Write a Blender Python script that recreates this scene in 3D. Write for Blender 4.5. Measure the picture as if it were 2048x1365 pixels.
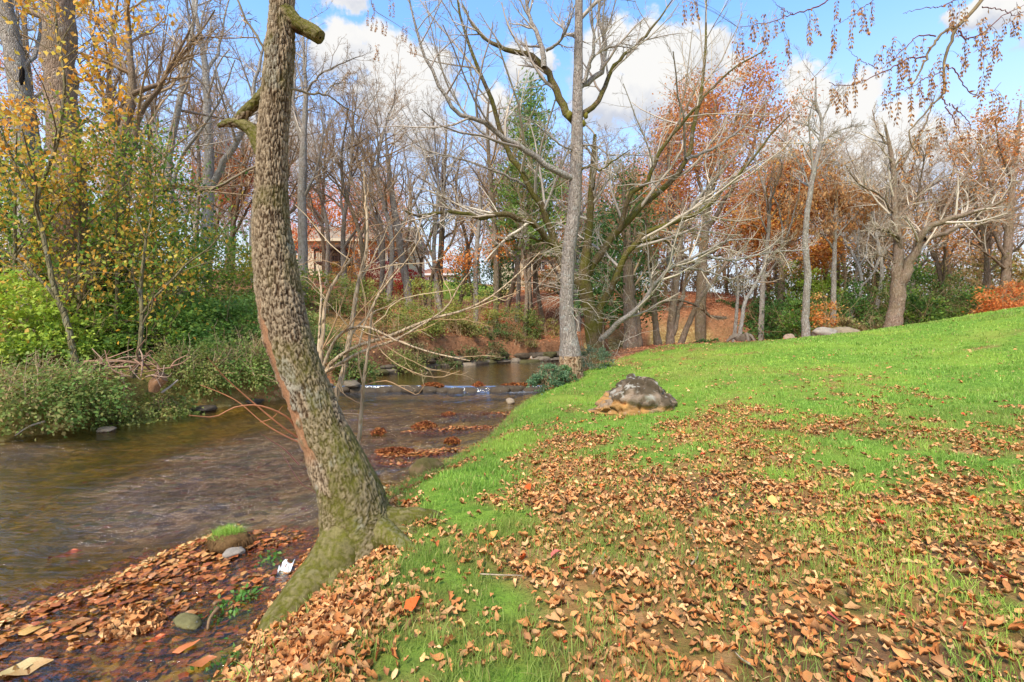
import bpy, math, random
import numpy as np
from mathutils import Vector

for o in list(bpy.data.objects):
    bpy.data.objects.remove(o)
scene = bpy.context.scene
C = scene.collection
rng = np.random.default_rng(7)
random.seed(7)

# ------------------------------------------------------------------ camera
CAM_Z, F, CX, HY = 1.5, 910.0, 1024.0, 650.0
cd = bpy.data.cameras.new('camera'); cam = bpy.data.objects.new('camera', cd); C.objects.link(cam)
cam.location = (0, 0, CAM_Z); cam.rotation_euler = (math.radians(90), 0, 0)
cd.sensor_width = 36; cd.lens = 36 * F / 2048; cd.shift_y = -(682.5 - HY) / 2048
cd.clip_start = 0.05; cd.clip_end = 3000
scene.camera = cam

# ------------------------------------------------------------------ light
SUN_EL, SUN_AZ = math.radians(50), math.radians(205)      # azimuth clockwise from +Y
sl = bpy.data.lights.new('sun', 'SUN'); sun = bpy.data.objects.new('sun', sl); C.objects.link(sun)
sl.energy = 3.5; sl.angle = math.radians(14); sl.color = (1.0, 0.94, 0.83)
sdir = Vector((math.sin(SUN_AZ) * math.cos(SUN_EL), math.cos(SUN_AZ) * math.cos(SUN_EL), math.sin(SUN_EL)))
sun.rotation_euler = (-sdir).to_track_quat('-Z', 'Y').to_euler()
sun.location = sdir * 60

scene.view_settings.view_transform = 'Standard'
scene.view_settings.look = 'None'
scene.view_settings.exposure = 0.70
scene.view_settings.gamma = 1
scene.view_settings.use_curve_mapping = False

world = bpy.data.worlds.new('World'); scene.world = world; world.use_nodes = True
WT = world.node_tree; WT.nodes.clear()

class NT:
    """small helper for wiring node trees"""
    def __init__(s, tree): s.t = tree
    def n(s, typ, **kw):
        nd = s.t.nodes.new(typ)
        for k, v in kw.items():
            if k.startswith('i_'):
                key = k[2:]
                key = int(key) if key.isdigit() else key.replace('_', ' ')
                sock = nd.inputs[key]
                if hasattr(v, 'is_output'): s.t.links.new(v, sock)
                else: sock.default_value = v
            else: setattr(nd, k, v)
        return nd
    def math(s, op, a, b=0.0, c=None, clamp=False):
        nd = s.t.nodes.new('ShaderNodeMath'); nd.operation = op; nd.use_clamp = clamp
        for i, v in enumerate((a, b) if c is None else (a, b, c)):
            if hasattr(v, 'is_output'): s.t.links.new(v, nd.inputs[i])
            else: nd.inputs[i].default_value = v
        return nd.outputs[0]
    def vmath(s, op, a, b=(0, 0, 0), out=0, scale=None):
        nd = s.t.nodes.new('ShaderNodeVectorMath'); nd.operation = op
        for i, v in enumerate((a, b)):
            if hasattr(v, 'is_output'): s.t.links.new(v, nd.inputs[i])
            else: nd.inputs[i].default_value = v
        if scale is not None: nd.inputs['Scale'].default_value = scale
        return nd.outputs[out]
    def mix(s, fac, a, b, blend='MIX'):
        nd = s.t.nodes.new('ShaderNodeMix'); nd.data_type = 'RGBA'; nd.blend_type = blend
        for key, v in ((0, fac), (6, a), (7, b)):
            if hasattr(v, 'is_output'): s.t.links.new(v, nd.inputs[key])
            else: nd.inputs[key].default_value = (v if key == 0 else (*v, 1) if len(v) == 3 else v)
        return nd.outputs[2]
    def mapr(s, v, a, b, c=0.0, d=1.0, smooth=True):
        nd = s.t.nodes.new('ShaderNodeMapRange'); nd.clamp = True
        nd.interpolation_type = 'SMOOTHSTEP' if smooth else 'LINEAR'
        s.t.links.new(v, nd.inputs[0])
        for i, x in enumerate((a, b, c, d)): nd.inputs[i + 1].default_value = x
        return nd.outputs[0]
    def noise(s, vec, scale, detail=4, rough=0.55, dist=0.0, out='Fac'):
        nd = s.t.nodes.new('ShaderNodeTexNoise')
        if vec is not None: s.t.links.new(vec, nd.inputs['Vector'])
        nd.inputs['Scale'].default_value = scale; nd.inputs['Detail'].default_value = detail
        nd.inputs['Roughness'].default_value = rough; nd.inputs['Distortion'].default_value = dist
        return nd.outputs[out]
    def ramp(s, fac, stops):
        nd = s.t.nodes.new('ShaderNodeValToRGB'); e = nd.color_ramp.elements
        while len(e) < len(stops): e.new(0.5)
        for el, (p, c) in zip(e, stops):
            el.position = p; el.color = (*c, 1)
        s.t.links.new(fac, nd.inputs[0]); return nd.outputs[0]

def P(px, py, Y):
    return np.array([(px - CX) / F * Y, Y, CAM_Z - (py - HY) / F * Y])

def lin(*c):
    return tuple(((x / 255) / 12.92 if x / 255 <= 0.04045 else ((x / 255 + 0.055) / 1.055) ** 2.4) for x in c)

def build_world():
    k = NT(WT)
    geo = k.n('ShaderNodeTexCoord').outputs['Generated']
    sky = k.n('ShaderNodeTexSky', sky_type='NISHITA')
    sky.sun_disc = False; sky.sun_elevation = SUN_EL; sky.sun_rotation = SUN_AZ
    sky.altitude = 300; sky.air_density = 1.0; sky.dust_density = 0.6; sky.ozone_density = 2.0
    skyc = k.mix(1.0, sky.outputs[0], (1.36, 1.72, 1.92), 'MULTIPLY')
    warp = k.vmath('SCALE', k.vmath('SUBTRACT', k.noise(geo, 5.0, 6, 0.6, out='Color'), (0.5, 0.5, 0.5)), scale=0.16)
    warp2 = k.vmath('SCALE', k.vmath('SUBTRACT', k.noise(geo, 22.0, 5, 0.6, out='Color'), (0.5, 0.5, 0.5)), scale=0.05)
    nv = k.vmath('ADD', k.vmath('ADD', geo, warp), warp2)
    blobs = [(690, 130, 95), (770, 130, 100), (850, 150, 90), (800, 220, 130), (1060, 120, 75), (1110, 130, 50), (1000, 230, 85),
             (1230, 130, 110), (1310, 105, 100), (1400, 110, 115), (1480, 135, 80), (1330, 180, 130), (1240, 210, 100),
             (1620, 190, 85), (1700, 215, 95), (1790, 245, 95), (1870, 270, 85), (1680, 290, 150), (1950, 300, 80), (1800, 340, 150), (2060, 320, 80), (1600, 280, 120),
             (1950, 45, 60), (2030, 30, 70), (2100, 70, 90), (700, 5, 60), (560, 300, 110), (230, 330, 130)]
    v1 = v2 = None
    for (px, py, r) in blobs:
        d = P(px, py, 1.0) - np.array([0, 0, CAM_Z]); ln = np.linalg.norm(d); c = d / ln; rr = r / F / ln * 0.92
        a = k.math('MULTIPLY_ADD', k.vmath('DISTANCE', nv, tuple(c), out=1), -1 / rr, 1.0)
        cu = c + np.array([0, 0, rr * 0.5])
        b = k.math('MULTIPLY_ADD', k.vmath('DISTANCE', nv, tuple(cu), out=1), -1 / rr, 1.0)
        v1 = a if v1 is None else k.math('MAXIMUM', v1, a)
        v2 = b if v2 is None else k.math('MAXIMUM', v2, b)
    det = k.noise(geo, 30, 6, 0.6)
    m1 = k.mapr(k.math('ADD', v1, k.math('MULTIPLY_ADD', det, 0.7, -0.35)), 0.18, 0.46)
    sep = k.n('ShaderNodeSeparateXYZ', i_0=geo).outputs
    # the same broken cumulus carries on round the rest of the sky
    gen = k.mapr(k.noise(geo, 3.2, 8, 0.55), 0.50, 0.60)
    back = k.mapr(sep[1], 0.35, 0.05)
    mask = k.math('MAXIMUM', m1, k.math('MULTIPLY', gen, back))
    shade = k.mapr(k.math('ADD', v2, k.math('MULTIPLY_ADD', det, 0.6, -0.3)), -0.05, 0.62)
    cloud = k.mix(shade, tuple(x * CLOUD for x in (0.66, 0.70, 0.80)), tuple(x * CLOUD for x in (1.0, 0.99, 0.97)))
    hz = k.mapr(sep[2], 0.56, 0.06)
    low = k.mix(k.math('MULTIPLY', hz, 0.9), skyc, tuple(x * CLOUD for x in (0.89, 0.89, 0.92)))
    col = k.mix(mask, low, cloud)
    bg = k.n('ShaderNodeBackground', i_Color=col, i_Strength=SKY_STRENGTH)
    out = k.n('ShaderNodeOutputWorld'); WT.links.new(bg.outputs[0], out.inputs[0])
SKY_STRENGTH, CLOUD = 0.15, 4.0
build_world()

scene.cycles.use_denoising = True
scene.cycles.max_bounces = 7; scene.cycles.diffuse_bounces = 3; scene.cycles.glossy_bounces = 3
scene.cycles.transparent_max_bounces = 8; scene.cycles.transmission_bounces = 3

# ------------------------------------------------------------------ object helpers
def tag(o, label=None, cat=None, group=None, kind=None):
    if label: o['label'] = label
    if cat: o['category'] = cat
    if group: o['group'] = group
    if kind: o['kind'] = kind
    return o

def thing(name, label, cat, loc=(0, 0, 0), group=None):
    o = bpy.data.objects.new(name, None); C.objects.link(o); o.location = tuple(float(x) for x in loc)
    o.empty_display_size = 0.2
    return tag(o, label, cat, group)

class MB:
    """collects vertex arrays and faces, links them as ONE mesh"""
    def __init__(s): s.V = []; s.Q = []; s.T = []; s.Cc = []; s.n = 0
    def add(s, V, Q=None, T=None, col=None):
        V = np.asarray(V, float).reshape(-1, 3)
        if Q is not None and len(Q): s.Q.append(np.asarray(Q, int) + s.n)
        if T is not None and len(T): s.T.append(np.asarray(T, int) + s.n)
        if col is None: col = (1, 1, 1)
        col = np.asarray(col, float)
        if col.ndim == 1: col = np.tile(col, (len(V), 1))
        s.Cc.append(col); s.V.append(V); s.n += len(V)
    def data(s, name, mat, origin=(0, 0, 0), smooth=True):
        me = bpy.data.meshes.new(name)
        if not s.V: return me
        V = np.concatenate(s.V) - np.asarray(origin, float)
        Q = np.concatenate(s.Q) if s.Q else np.zeros((0, 4), int)
        T = np.concatenate(s.T) if s.T else np.zeros((0, 3), int)
        me.vertices.add(len(V)); me.vertices.foreach_set('co', V.astype(np.float32).ravel())
        nl = Q.size + T.size; me.loops.add(nl)
        me.loops.foreach_set('vertex_index', np.concatenate([Q.ravel(), T.ravel()]).astype(np.int32))
        npoly = len(Q) + len(T); me.polygons.add(npoly)
        ls = np.concatenate([np.arange(len(Q)) * 4, Q.size + np.arange(len(T)) * 3]).astype(np.int32)
        me.polygons.foreach_set('loop_start', ls)
        me.polygons.foreach_set('use_smooth', np.full(npoly, smooth, dtype=bool))
        col = np.ones((len(V), 4), np.float32); col[:, :3] = np.concatenate(s.Cc)
        at = me.color_attributes.new('Col', 'FLOAT_COLOR', 'POINT'); at.data.foreach_set('color', col.ravel())
        me.update(calc_edges=True)
        me.materials.append(mat)
        return me
    def build(s, name, mat, parent=None, origin=None, smooth=True):
        if origin is None: origin = parent.location if parent is not None else (0, 0, 0)
        origin = tuple(origin)
        o = bpy.data.objects.new(name, s.data(name, mat, origin, smooth)); C.objects.link(o)
        if parent is not None: o.parent = parent
        else: o.location = origin
        return o

def norm(v): return v / np.maximum(np.linalg.norm(v, axis=-1, keepdims=True), 1e-9)

def tube_batch(mb, Pt, R, k=4, col=(1, 1, 1)):
    B, N, _ = Pt.shape
    T = norm(np.gradient(Pt, axis=1))
    mean = norm(T.mean(axis=1)); a = np.where(np.abs(mean[:, 2:3]) > 0.8, [[1.0, 0, 0]], [[0, 0, 1.0]])
    u = norm(np.cross(mean, a))[:, None, :].repeat(N, 1)
    v = norm(np.cross(T, u)); u = np.cross(v, T)
    ang = np.arange(k) / k * 2 * np.pi
    ring = Pt[:, :, None, :] + R[:, :, None, None] * (np.cos(ang)[None, None, :, None] * u[:, :, None, :] + np.sin(ang)[None, None, :, None] * v[:, :, None, :])
    V = ring.reshape(-1, 3)
    b = np.arange(B)[:, None, None] * (N * k); i = np.arange(N - 1)[None, :, None] * k; j = np.arange(k)[None, None, :]; j2 = (j + 1) % k
    q = np.stack([b + i + j, b + i + j2, b + i + k + j2, b + i + k + j], -1).reshape(-1, 4)
    c = np.asarray(col, float)
    if c.ndim == 2 and len(c) == B: c = c.repeat(N * k, 0)
    mb.add(V, q, col=c)

def spline(pts, n):
    pts = np.asarray(pts, float); m = len(pts)
    if m == 2: 
        t = np.linspace(0, 1, n)[:, None]; return pts[0] * (1 - t) + pts[1] * t
    seg = np.linalg.norm(np.diff(pts, axis=0), axis=1); s = np.concatenate([[0], np.cumsum(seg)])
    p = np.vstack([2 * pts[0] - pts[1], pts, 2 * pts[-1] - pts[-2]])
    tt = np.linspace(0, s[-1], n); idx = np.clip(np.searchsorted(s, tt, side='right') - 1, 0, m - 2)
    f = ((tt - s[idx]) / np.maximum(seg[idx], 1e-9))[:, None]
    p0, p1, p2, p3 = p[idx], p[idx + 1], p[idx + 2], p[idx + 3]
    return 0.5 * (2 * p1 + (p2 - p0) * f + (2 * p0 - 5 * p1 + 4 * p2 - p3) * f ** 2 + (3 * p1 - p0 - 3 * p2 + p3) * f ** 3)

def interp_at(pts, vals, n):
    pts = np.asarray(pts, float); s = np.concatenate([[0], np.cumsum(np.linalg.norm(np.diff(pts, axis=0), axis=1))])
    return np.interp(np.linspace(0, s[-1], n), s, vals)
def interp(vals, n): return np.interp(np.linspace(0, 1, n), np.linspace(0, 1, len(vals)), vals)

def grow(p0, d0, L, r0, N, wander, up, tip=0.25, g=None):
    g = g or rng; B = len(p0); Pt = np.zeros((B, N, 3)); Pt[:, 0] = p0; d = norm(d0).copy()
    for i in range(1, N):
        d = norm(d + g.normal(0, wander, (B, 3)) + np.array([0, 0, up]))
        Pt[:, i] = Pt[:, i - 1] + d * (L / (N - 1))[:, None]
    R = r0[:, None] * np.linspace(1, tip, N)[None, :]
    return Pt, R

def children(Pt, R, L, m, t0, t1, ang, lenf, rf, g=None, angv=0.25):
    """start points, directions, lengths and radii of m side shoots on every parent"""
    g = g or rng; B, N, _ = Pt.shape
    t = t0 + (t1 - t0) * (np.arange(m)[None, :] + g.random((B, m))) / m
    x = t * (N - 1); i = np.clip(x.astype(int), 0, N - 2); f = (x - i)[..., None]; bi = np.arange(B)[:, None]
    p = Pt[bi, i] * (1 - f) + Pt[bi, i + 1] * f
    T = norm(Pt[bi, i + 1] - Pt[bi, i]); rr = R[bi, i] * (1 - f[..., 0]) + R[bi, i + 1] * f[..., 0]
    w = norm(np.cross(T, g.normal(0, 1, T.shape))); a = ang + g.normal(0, angv, t.shape)
    d = np.cos(a)[..., None] * T + np.sin(a)[..., None] * w
    ln = L[:, None] * lenf * (1.15 - 0.65 * t) * g.uniform(0.6, 1.25, t.shape)
    r = np.minimum(rr * rf, rr * 0.8)
    return p.reshape(-1, 3), d.reshape(-1, 3), ln.ravel(), r.ravel()

def leaves(mb, p, d, nrm, ln, w, col):
    """folded diamond leaves, one quad each"""
    d = norm(d); s = norm(np.cross(d, nrm)); n2 = np.cross(s, d); ln = ln[:, None]; w = w[:, None]
    V = np.stack([p, p + d * ln * 0.45 + s * w * 0.5 + n2 * w * 0.18, p + d * ln, p + d * ln * 0.45 - s * w * 0.5 + n2 * w * 0.18], 1)
    q = np.arange(len(p) * 4).reshape(-1, 4)
    mb.add(V.reshape(-1, 3), q, col=np.repeat(col, 4, 0))

def palette(cols, n, g=None, jit=0.18):
    g = g or rng; cols = np.asarray(cols, float); c = cols[g.integers(0, len(cols), n)]
    c2 = cols[g.integers(0, len(cols), n)]; f = g.random((n, 1)) * 0.5
    return np.clip((c * (1 - f) + c2 * f) * g.uniform(1 - jit, 1 + jit, (n, 1)), 0.002, 0.9)

# ------------------------------------------------------------------ numpy noise
_perm = np.random.default_rng(3).integers(0, 1 << 30, 4096)
def _h(ix, iy, iz): return _perm[(_perm[(_perm[ix & 4095] + iy) & 4095] + iz) & 4095] / float(1 << 30)
def vnoise(p):
    i = np.floor(p).astype(int); f = p - i; f = f * f * (3 - 2 * f); r = 0
    for dx in (0, 1):
        for dy in (0, 1):
            for dz in (0, 1):
                w = (f[..., 0] if dx else 1 - f[..., 0]) * (f[..., 1] if dy else 1 - f[..., 1]) * (f[..., 2] if dz else 1 - f[..., 2])
                r = r + w * _h(i[..., 0] + dx, i[..., 1] + dy, i[..., 2] + dz)
    return r
def fbm(p, o=4, rough=0.5):
    s = 0; a = 1; t = 0
    for k in range(o): s = s + a * vnoise(p * 2 ** k + 17.3 * k); t += a; a *= rough
    return s / t
def worley(p):
    i = np.floor(p).astype(int); f1 = np.full(p.shape[:-1], 9.0); f2 = f1.copy(); cid = np.zeros(p.shape[:-1])
    for dx in (-1, 0, 1):
        for dy in (-1, 0, 1):
            for dz in (-1, 0, 1):
                a, b, c = i[..., 0] + dx, i[..., 1] + dy, i[..., 2] + dz
                h = np.stack([_h(a, b, c), _h(a + 71, b + 13, c), _h(a, b + 57, c + 31)], -1)
                d = np.linalg.norm(np.stack([a, b, c], -1) + h - p, axis=-1)
                new = d < f1; f2 = np.where(new, f1, np.minimum(f2, d)); cid = np.where(new, h[..., 0], cid); f1 = np.where(new, d, f1)
    return f1, f2, cid
def n2(x, y, s, o=3, z=0.0): return fbm(np.stack([x * s, y * s, np.full_like(x, z)], -1), o)
def sstep(a, b, x):
    t = np.clip((x - a) / (b - a), 0, 1); return t * t * (3 - 2 * t)

# ------------------------------------------------------------------ terrain
WATER = np.array([(-4, -8), (-2.2, -2), (-1.8, 1), (-1.64, 2.48), (-1.72, 3.4), (-1.80, 4.33), (-1.6, 5.3), (-1.26, 5.9), (-.54, 7.7), (-.05, 10.4), (.5, 12.4),
                  (1.0, 13.4), (1.5, 14.6), (3.1, 18.2), (5.2, 22), (8, 25), (13, 27), (13, 29.5), (9, 28.5), (5.5, 26.3), (1.9, 22.75), (-.57, 21.8), (-3.7, 19.3),
                  (-5.0, 15.8), (-5.2, 14.0), (-6.0, 11.8), (-7.84, 9.86), (-8.5, 7.55), (-12, 5.5), (-20, 2), (-26, -8)], float)
LAWN = np.array([(-2, -8), (-1.0, 0), (-1.0, 2.4), (-1.15, 3.4), (-1.15, 5.0), (-.95, 5.9), (-.3, 7.7), (.22, 10.4), (.85, 12.4), (1.9, 13.6), (3.0, 15.3), (6.1, 17.4), (11.4, 18.4),
                 (16.2, 19.4), (22, 18.5), (40, 16), (40, -8)], float)
def sdist(poly, x, y):
    """signed distance to a polygon, negative inside"""
    p = np.stack([x, y], -1); d = np.full(x.shape, 1e9); ins = np.zeros(x.shape, bool)
    for a, b in zip(poly, np.roll(poly, -1, 0)):
        ab = b - a; t = np.clip(((p - a) @ ab) / (ab @ ab), 0, 1)
        d = np.minimum(d, np.linalg.norm(p - a - t[..., None] * ab, axis=-1))
        c = (a[1] > y) != (b[1] > y)
        with np.errstate(divide='ignore', invalid='ignore'):
            ins ^= c & (x < (b[0] - a[0]) * (y - a[1]) / (b[1] - a[1] + 1e-12) + a[0])
    return np.where(ins, -d, d)
W_LOW, W_POOL, WEIR_Y = -0.45, -0.30, 13.45
CTRL = [(0, 0, 0), (2, 0, .05), (5, 0, .4), (0, -4, 0), (6, -4, .5), (-1, 0, -.05), (0, 2.1, 0), (-.8, 2.4, -.05), (-1, 4, -.08), (.1, 4.2, -.05), (-.6, 6, -.12),
        (2.4, 8.3, -.1), (1.4, 12.1, -.08), (.4, 9, -.18), (4.0, 7.6, .2), (7.9, 7, .45), (4, 3.5, .15), (11.8, 10.5, .98), (15.75, 14, 2.04), (16.2, 19, 1.19),
        (11.4, 18, .95), (6.1, 17, .75), (3.4, 15, .26), (4.5, 11, .3), (20, 21, 1.1), (12, 23, .6), (8, 21, .45), (24, 15, 3.0), (30, 10, 4), (20, 5, 2.2),
        (12.2, 25.5, .6), (16, 34, 3.8), (10, 33, 3.2), (2.8, 34, 3.4), (0, 27, 1.2), (-5.6, 38, 3.7), (-7.3, 50, 6.2), (-15, 46, 6.2), (3, 46, 5.0),
        (-7, 13, .5), (-7.5, 16, 1.0), (-10.9, 11, 1.1), (-11, 14, 1.7), (-14, 10, 1.4), (-14.4, 25, 4), (-28, 26, 5), (-4.5, 24, 1.8), (-9, 30, 3.4), (-18, 6, 1.0),
        (24, 34, 2.0), (36, 34, 2.6), (30, 25, 2.0), (20, 45, 3.2), (45, 45, 4), (60, 20, 6), (60, -10, 5), (-50, 20, 6), (-50, -10, 3), (-60, 60, 8), (60, 70, 5), (0, 70, 7), (0, 100, 7), (-60, 100, 9), (60, 100, 6), (-25, -15, 1), (0, -15, .2), (-7, -4, .4)]
CTRL = np.array(CTRL, float)
def _tps():
    n = len(CTRL); xy = CTRL[:, :2]; r = np.linalg.norm(xy[:, None] - xy[None], axis=-1)
    K = r ** 2 * np.log(r + 1e-9) + np.eye(n) * 0.5; A = np.zeros((n + 3, n + 3)); A[:n, :n] = K; A[:n, n] = 1; A[:n, n + 1:] = xy; A[n:, :n] = A[:n, n:].T
    return np.linalg.solve(A, np.concatenate([CTRL[:, 2], [0, 0, 0]]))
_w = _tps()
def upland(x, y):
    xc = np.clip(x, -70, 70); yc = np.clip(y, -15, 110); s = _w[-3] + _w[-2] * xc + _w[-1] * yc
    for (cx, cy, _), w in zip(CTRL, _w):
        r2 = (xc - cx) ** 2 + (yc - cy) ** 2; s = s + w * 0.5 * r2 * np.log(r2 + 1e-12)
    return s
# leafy shoals: centre, half axes, turn
SHOALS = [(-2.6, 3.2, 1.1, 0.7, .5), (-3.6, 2.7, 1.4, .55, .55), (-2.5, 4.0, .8, .35, .4), (-1.3, 7.0, 1.0, .16, .25), (-1.0, 8.6, .95, .22, .15), (-.7, 10.0, .9, .25, .1), (-1.9, 6.4, .5, .12, .2)]
def shoal(x, y):
    m = np.zeros_like(x)
    for cx, cy, a, b, r in SHOALS:
        dx, dy = x - cx, y - cy; u = (dx * math.cos(r) + dy * math.sin(r)) / a; v = (-dx * math.sin(r) + dy * math.cos(r)) / b
        m = np.maximum(m, sstep(1.35, 0.45, np.sqrt(u * u + v * v)))
    return m
def wlevel(y): return np.where(y > WEIR_Y, W_POOL, W_LOW)
def height(x, y, sd=None):
    x = np.asarray(x, float); y = np.asarray(y, float)
    if sd is None: sd = sdist(WATER, x, y)
    H = upland(x, y); wl = wlevel(y); far = sstep(-2.5, -4, x + 0 * y) + sstep(19, 21, y); w = np.where(far > 0.5, 0.55, 0.95)
    w = w * (0.8 + 0.5 * n2(x, y, 0.9, 2, 4.0))
    n = (n2(x, y, .6, 3) - .5) * .10 * sstep(.3, 2, sd) + (n2(x, y, 2.7, 3, 2.) - .5) * .04
    land = wl - .02 + (np.maximum(H, wl + .25) - wl) * sstep(-.05, 1, sd / w) + n
    depth = np.where(y > WEIR_Y, .45, .30)
    bed = wl - .03 - depth * sstep(0, 1.4, -sd) + (n2(x, y, 1.5, 4, 7.) - .5) * .14 + (n2(x, y, 5, 3, 9.) - .5) * .06
    bed = np.minimum(bed, wl - .02); s = shoal(x, y)
    bed = bed * (1 - s) + s * (wl - .040 + (n2(x, y, 2.2, 3, 5.) - .45) * .10)
    return np.where(sd > 0, land, bed)
def gz(x, y): return float(height(np.array([float(x)]), np.array([float(y)]))[0])
# ------------------------------------------------------------------ materials
MATS = {}
def material(name):
    m = bpy.data.materials.new(name); m.use_nodes = True; t = m.node_tree; t.nodes.clear(); MATS[name] = m
    k = NT(t); out = k.n('ShaderNodeOutputMaterial'); return m, k, out
def link(k, a, b): k.t.links.new(a, b)

def mat_vcol(name, rough=0.8, var=0.25, scale=30.0, bump=0.0, bscale=60.0, spec=0.2, stretch=None):
    """surface coloured per piece (attribute Col) with noise in the colour and relief"""
    m, k, out = material(name)
    co = k.n('ShaderNodeTexCoord').outputs['Object']
    if stretch: co = k.vmath('MULTIPLY', co, stretch)
    col = k.n('ShaderNodeAttribute', attribute_name='Col').outputs['Color']
    nz = k.noise(co, scale, 5, 0.6)
    c = k.mix(1.0, col, k.ramp(nz, [(0.25, (1 - var,) * 3), (0.75, (1 + var,) * 3)]), 'MULTIPLY')
    b = k.n('ShaderNodeBsdfPrincipled', i_Base_Color=c, i_Roughness=rough)
    b.inputs['Specular IOR Level'].default_value = spec
    if bump:
        bp = k.n('ShaderNodeBump', i_Strength=bump, i_Distance=0.02, i_Height=k.noise(co, bscale, 6, 0.65)); link(k, bp.outputs[0], b.inputs['Normal'])
    link(k, b.outputs[0], out.inputs[0]); return m

def mat_leaf(name, trans=0.35, rough=0.6):
    m, k, out = material(name)
    col = k.n('ShaderNodeAttribute', attribute_name='Col').outputs['Color']
    b = k.n('ShaderNodeBsdfPrincipled', i_Base_Color=col, i_Roughness=rough); b.inputs['Specular IOR Level'].default_value = 0.25
    t = k.n('ShaderNodeBsdfTranslucent', i_Color=col)
    mx = k.n('ShaderNodeMixShader', i_0=trans, i_1=b.outputs[0], i_2=t.outputs[0]); link(k, mx.outputs[0], out.inputs[0]); return m

def mat_bark(name, a, b, lich=0.0, moss=0.0, scale=1.0, stretch=0.22):
    """ridged bark: streaks along the stem, pale lichen patches, moss patches"""
    m, k, out = material(name)
    tc = k.n('ShaderNodeTexCoord').outputs['Object']
    co = k.vmath('MULTIPLY', tc, (1, 1, stretch))
    r = k.noise(co, 26 * scale, 6, 0.62, 0.6)
    c = k.ramp(r, [(0.32, a), (0.66, b)])
    c = k.mix(k.mapr(k.noise(tc, 2.2 * scale, 5, 0.6), 0.42, 0.7, 0, 0.55), c, tuple(x * 0.62 for x in b))
    if lich: c = k.mix(k.math('MULTIPLY', k.mapr(k.noise(tc, 6.5 * scale, 6, 0.7), 0.54, 0.64), lich), c, lin(188, 192, 182))
    if moss: c = k.mix(k.math('MULTIPLY', k.mapr(k.noise(tc, 1.7 * scale, 6, 0.65), 0.40, 0.60), moss), c, lin(104, 98, 34))
    bs = k.n('ShaderNodeBsdfPrincipled', i_Base_Color=c, i_Roughness=0.9); bs.inputs['Specular IOR Level'].default_value = 0.15
    v = k.n('ShaderNodeTexVoronoi', feature='DISTANCE_TO_EDGE', i_Vector=co, i_Scale=30 * scale).outputs[0]
    bp = k.n('ShaderNodeBump', i_Strength=0.8, i_Distance=0.03, i_Height=k.math('ADD', k.math('MULTIPLY', r, 0.7), k.mapr(v, 0, .2))); link(k, bp.outputs[0], bs.inputs['Normal'])
    link(k, bs.outputs[0], out.inputs[0]); return m

M_LEAF = mat_leaf('leaf_surface', 0.45); M_GRASS = mat_leaf('grass_blade', 0.4, 0.55)
M_DRY = mat_vcol('dry_leaf', 0.75, 0.22, 45, 0.35, 70, 0.25)
M_WET = mat_vcol('wet_leaf', 0.25, 0.3, 40, 0.3, 60, 0.5)
M_BARKV = mat_vcol('ridged_bark', 0.92, 0.35, 60, 0.6, 120, 0.12)
M_GREY = mat_bark('grey_bark', lin(122, 108, 96), lin(190, 176, 160), 0.45, 0.15)
M_BROWN = mat_bark('brown_bark', lin(112, 90, 72), lin(176, 148, 124), 0.25, 0.2)
M_DARK = mat_bark('dark_bark', lin(90, 74, 60), lin(150, 128, 106), 0.2, 0.25)
M_GREY2 = mat_bark('furrowed_grey_bark', lin(112, 96, 84), lin(184, 168, 152), 0.3, 0.05)
M_MOSSY = mat_bark('mossy_bark', lin(78, 62, 42), lin(134, 112, 78), 0.25, 0.85)
M_PALE = mat_bark('pale_bark', lin(132, 120, 106), lin(206, 196, 182), 0.4, 0.05, 1.0)
M_TAN = mat_bark('smooth_tan_bark', lin(158, 130, 98), lin(206, 180, 144), 0.1, 0.0, 0.6)
M_OLIVE = mat_bark('olive_sapling_bark', lin(92, 84, 58), lin(146, 132, 96), 0.2, 0.1, 0.6)
M_TWIG = mat_vcol('twig_bark', 0.85, 0.25, 20)
M_ROCK = None
def mat_rock():
    m, k, out = material('weathered_rock')
    tc = k.n('ShaderNodeTexCoord').outputs['Object']
    col = k.n('ShaderNodeAttribute', attribute_name='Col').outputs['Color']
    n1 = k.noise(tc, 5, 8, 0.65, 0.4); n2_ = k.noise(tc, 22, 6, 0.7)
    c = k.mix(1.0, col, k.ramp(n1, [(0.25, (0.55, 0.52, 0.48)), (0.5, (1, 1, 1)), (0.8, (1.3, 1.25, 1.15))]), 'MULTIPLY')
    c = k.mix(k.mapr(n2_, 0.62, 0.70, 0, 0.6), c, lin(190, 186, 176))
    b = k.n('ShaderNodeBsdfPrincipled', i_Base_Color=c, i_Roughness=0.9); b.inputs['Specular IOR Level'].default_value = 0.2
    bp = k.n('ShaderNodeBump', i_Strength=0.7, i_Distance=0.03, i_Height=k.math('ADD', n1, k.math('MULTIPLY', n2_, 0.5))); link(k, bp.outputs[0], b.inputs['Normal'])
    link(k, b.outputs[0], out.inputs[0]); return m
M_ROCK = mat_rock()

def mat_flat(name, c, rough=0.7, var=0.12, scale=6.0, spec=0.3):
    m, k, out = material(name)
    tc = k.n('ShaderNodeTexCoord').outputs['Object']
    cc = k.mix(k.noise(tc, scale, 5, 0.6), tuple(x * (1 - var) for x in c), tuple(x * (1 + var) for x in c))
    b = k.n('ShaderNodeBsdfPrincipled', i_Base_Color=cc, i_Roughness=rough); b.inputs['Specular IOR Level'].default_value = spec
    link(k, b.outputs[0], out.inputs[0]); return m

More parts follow.
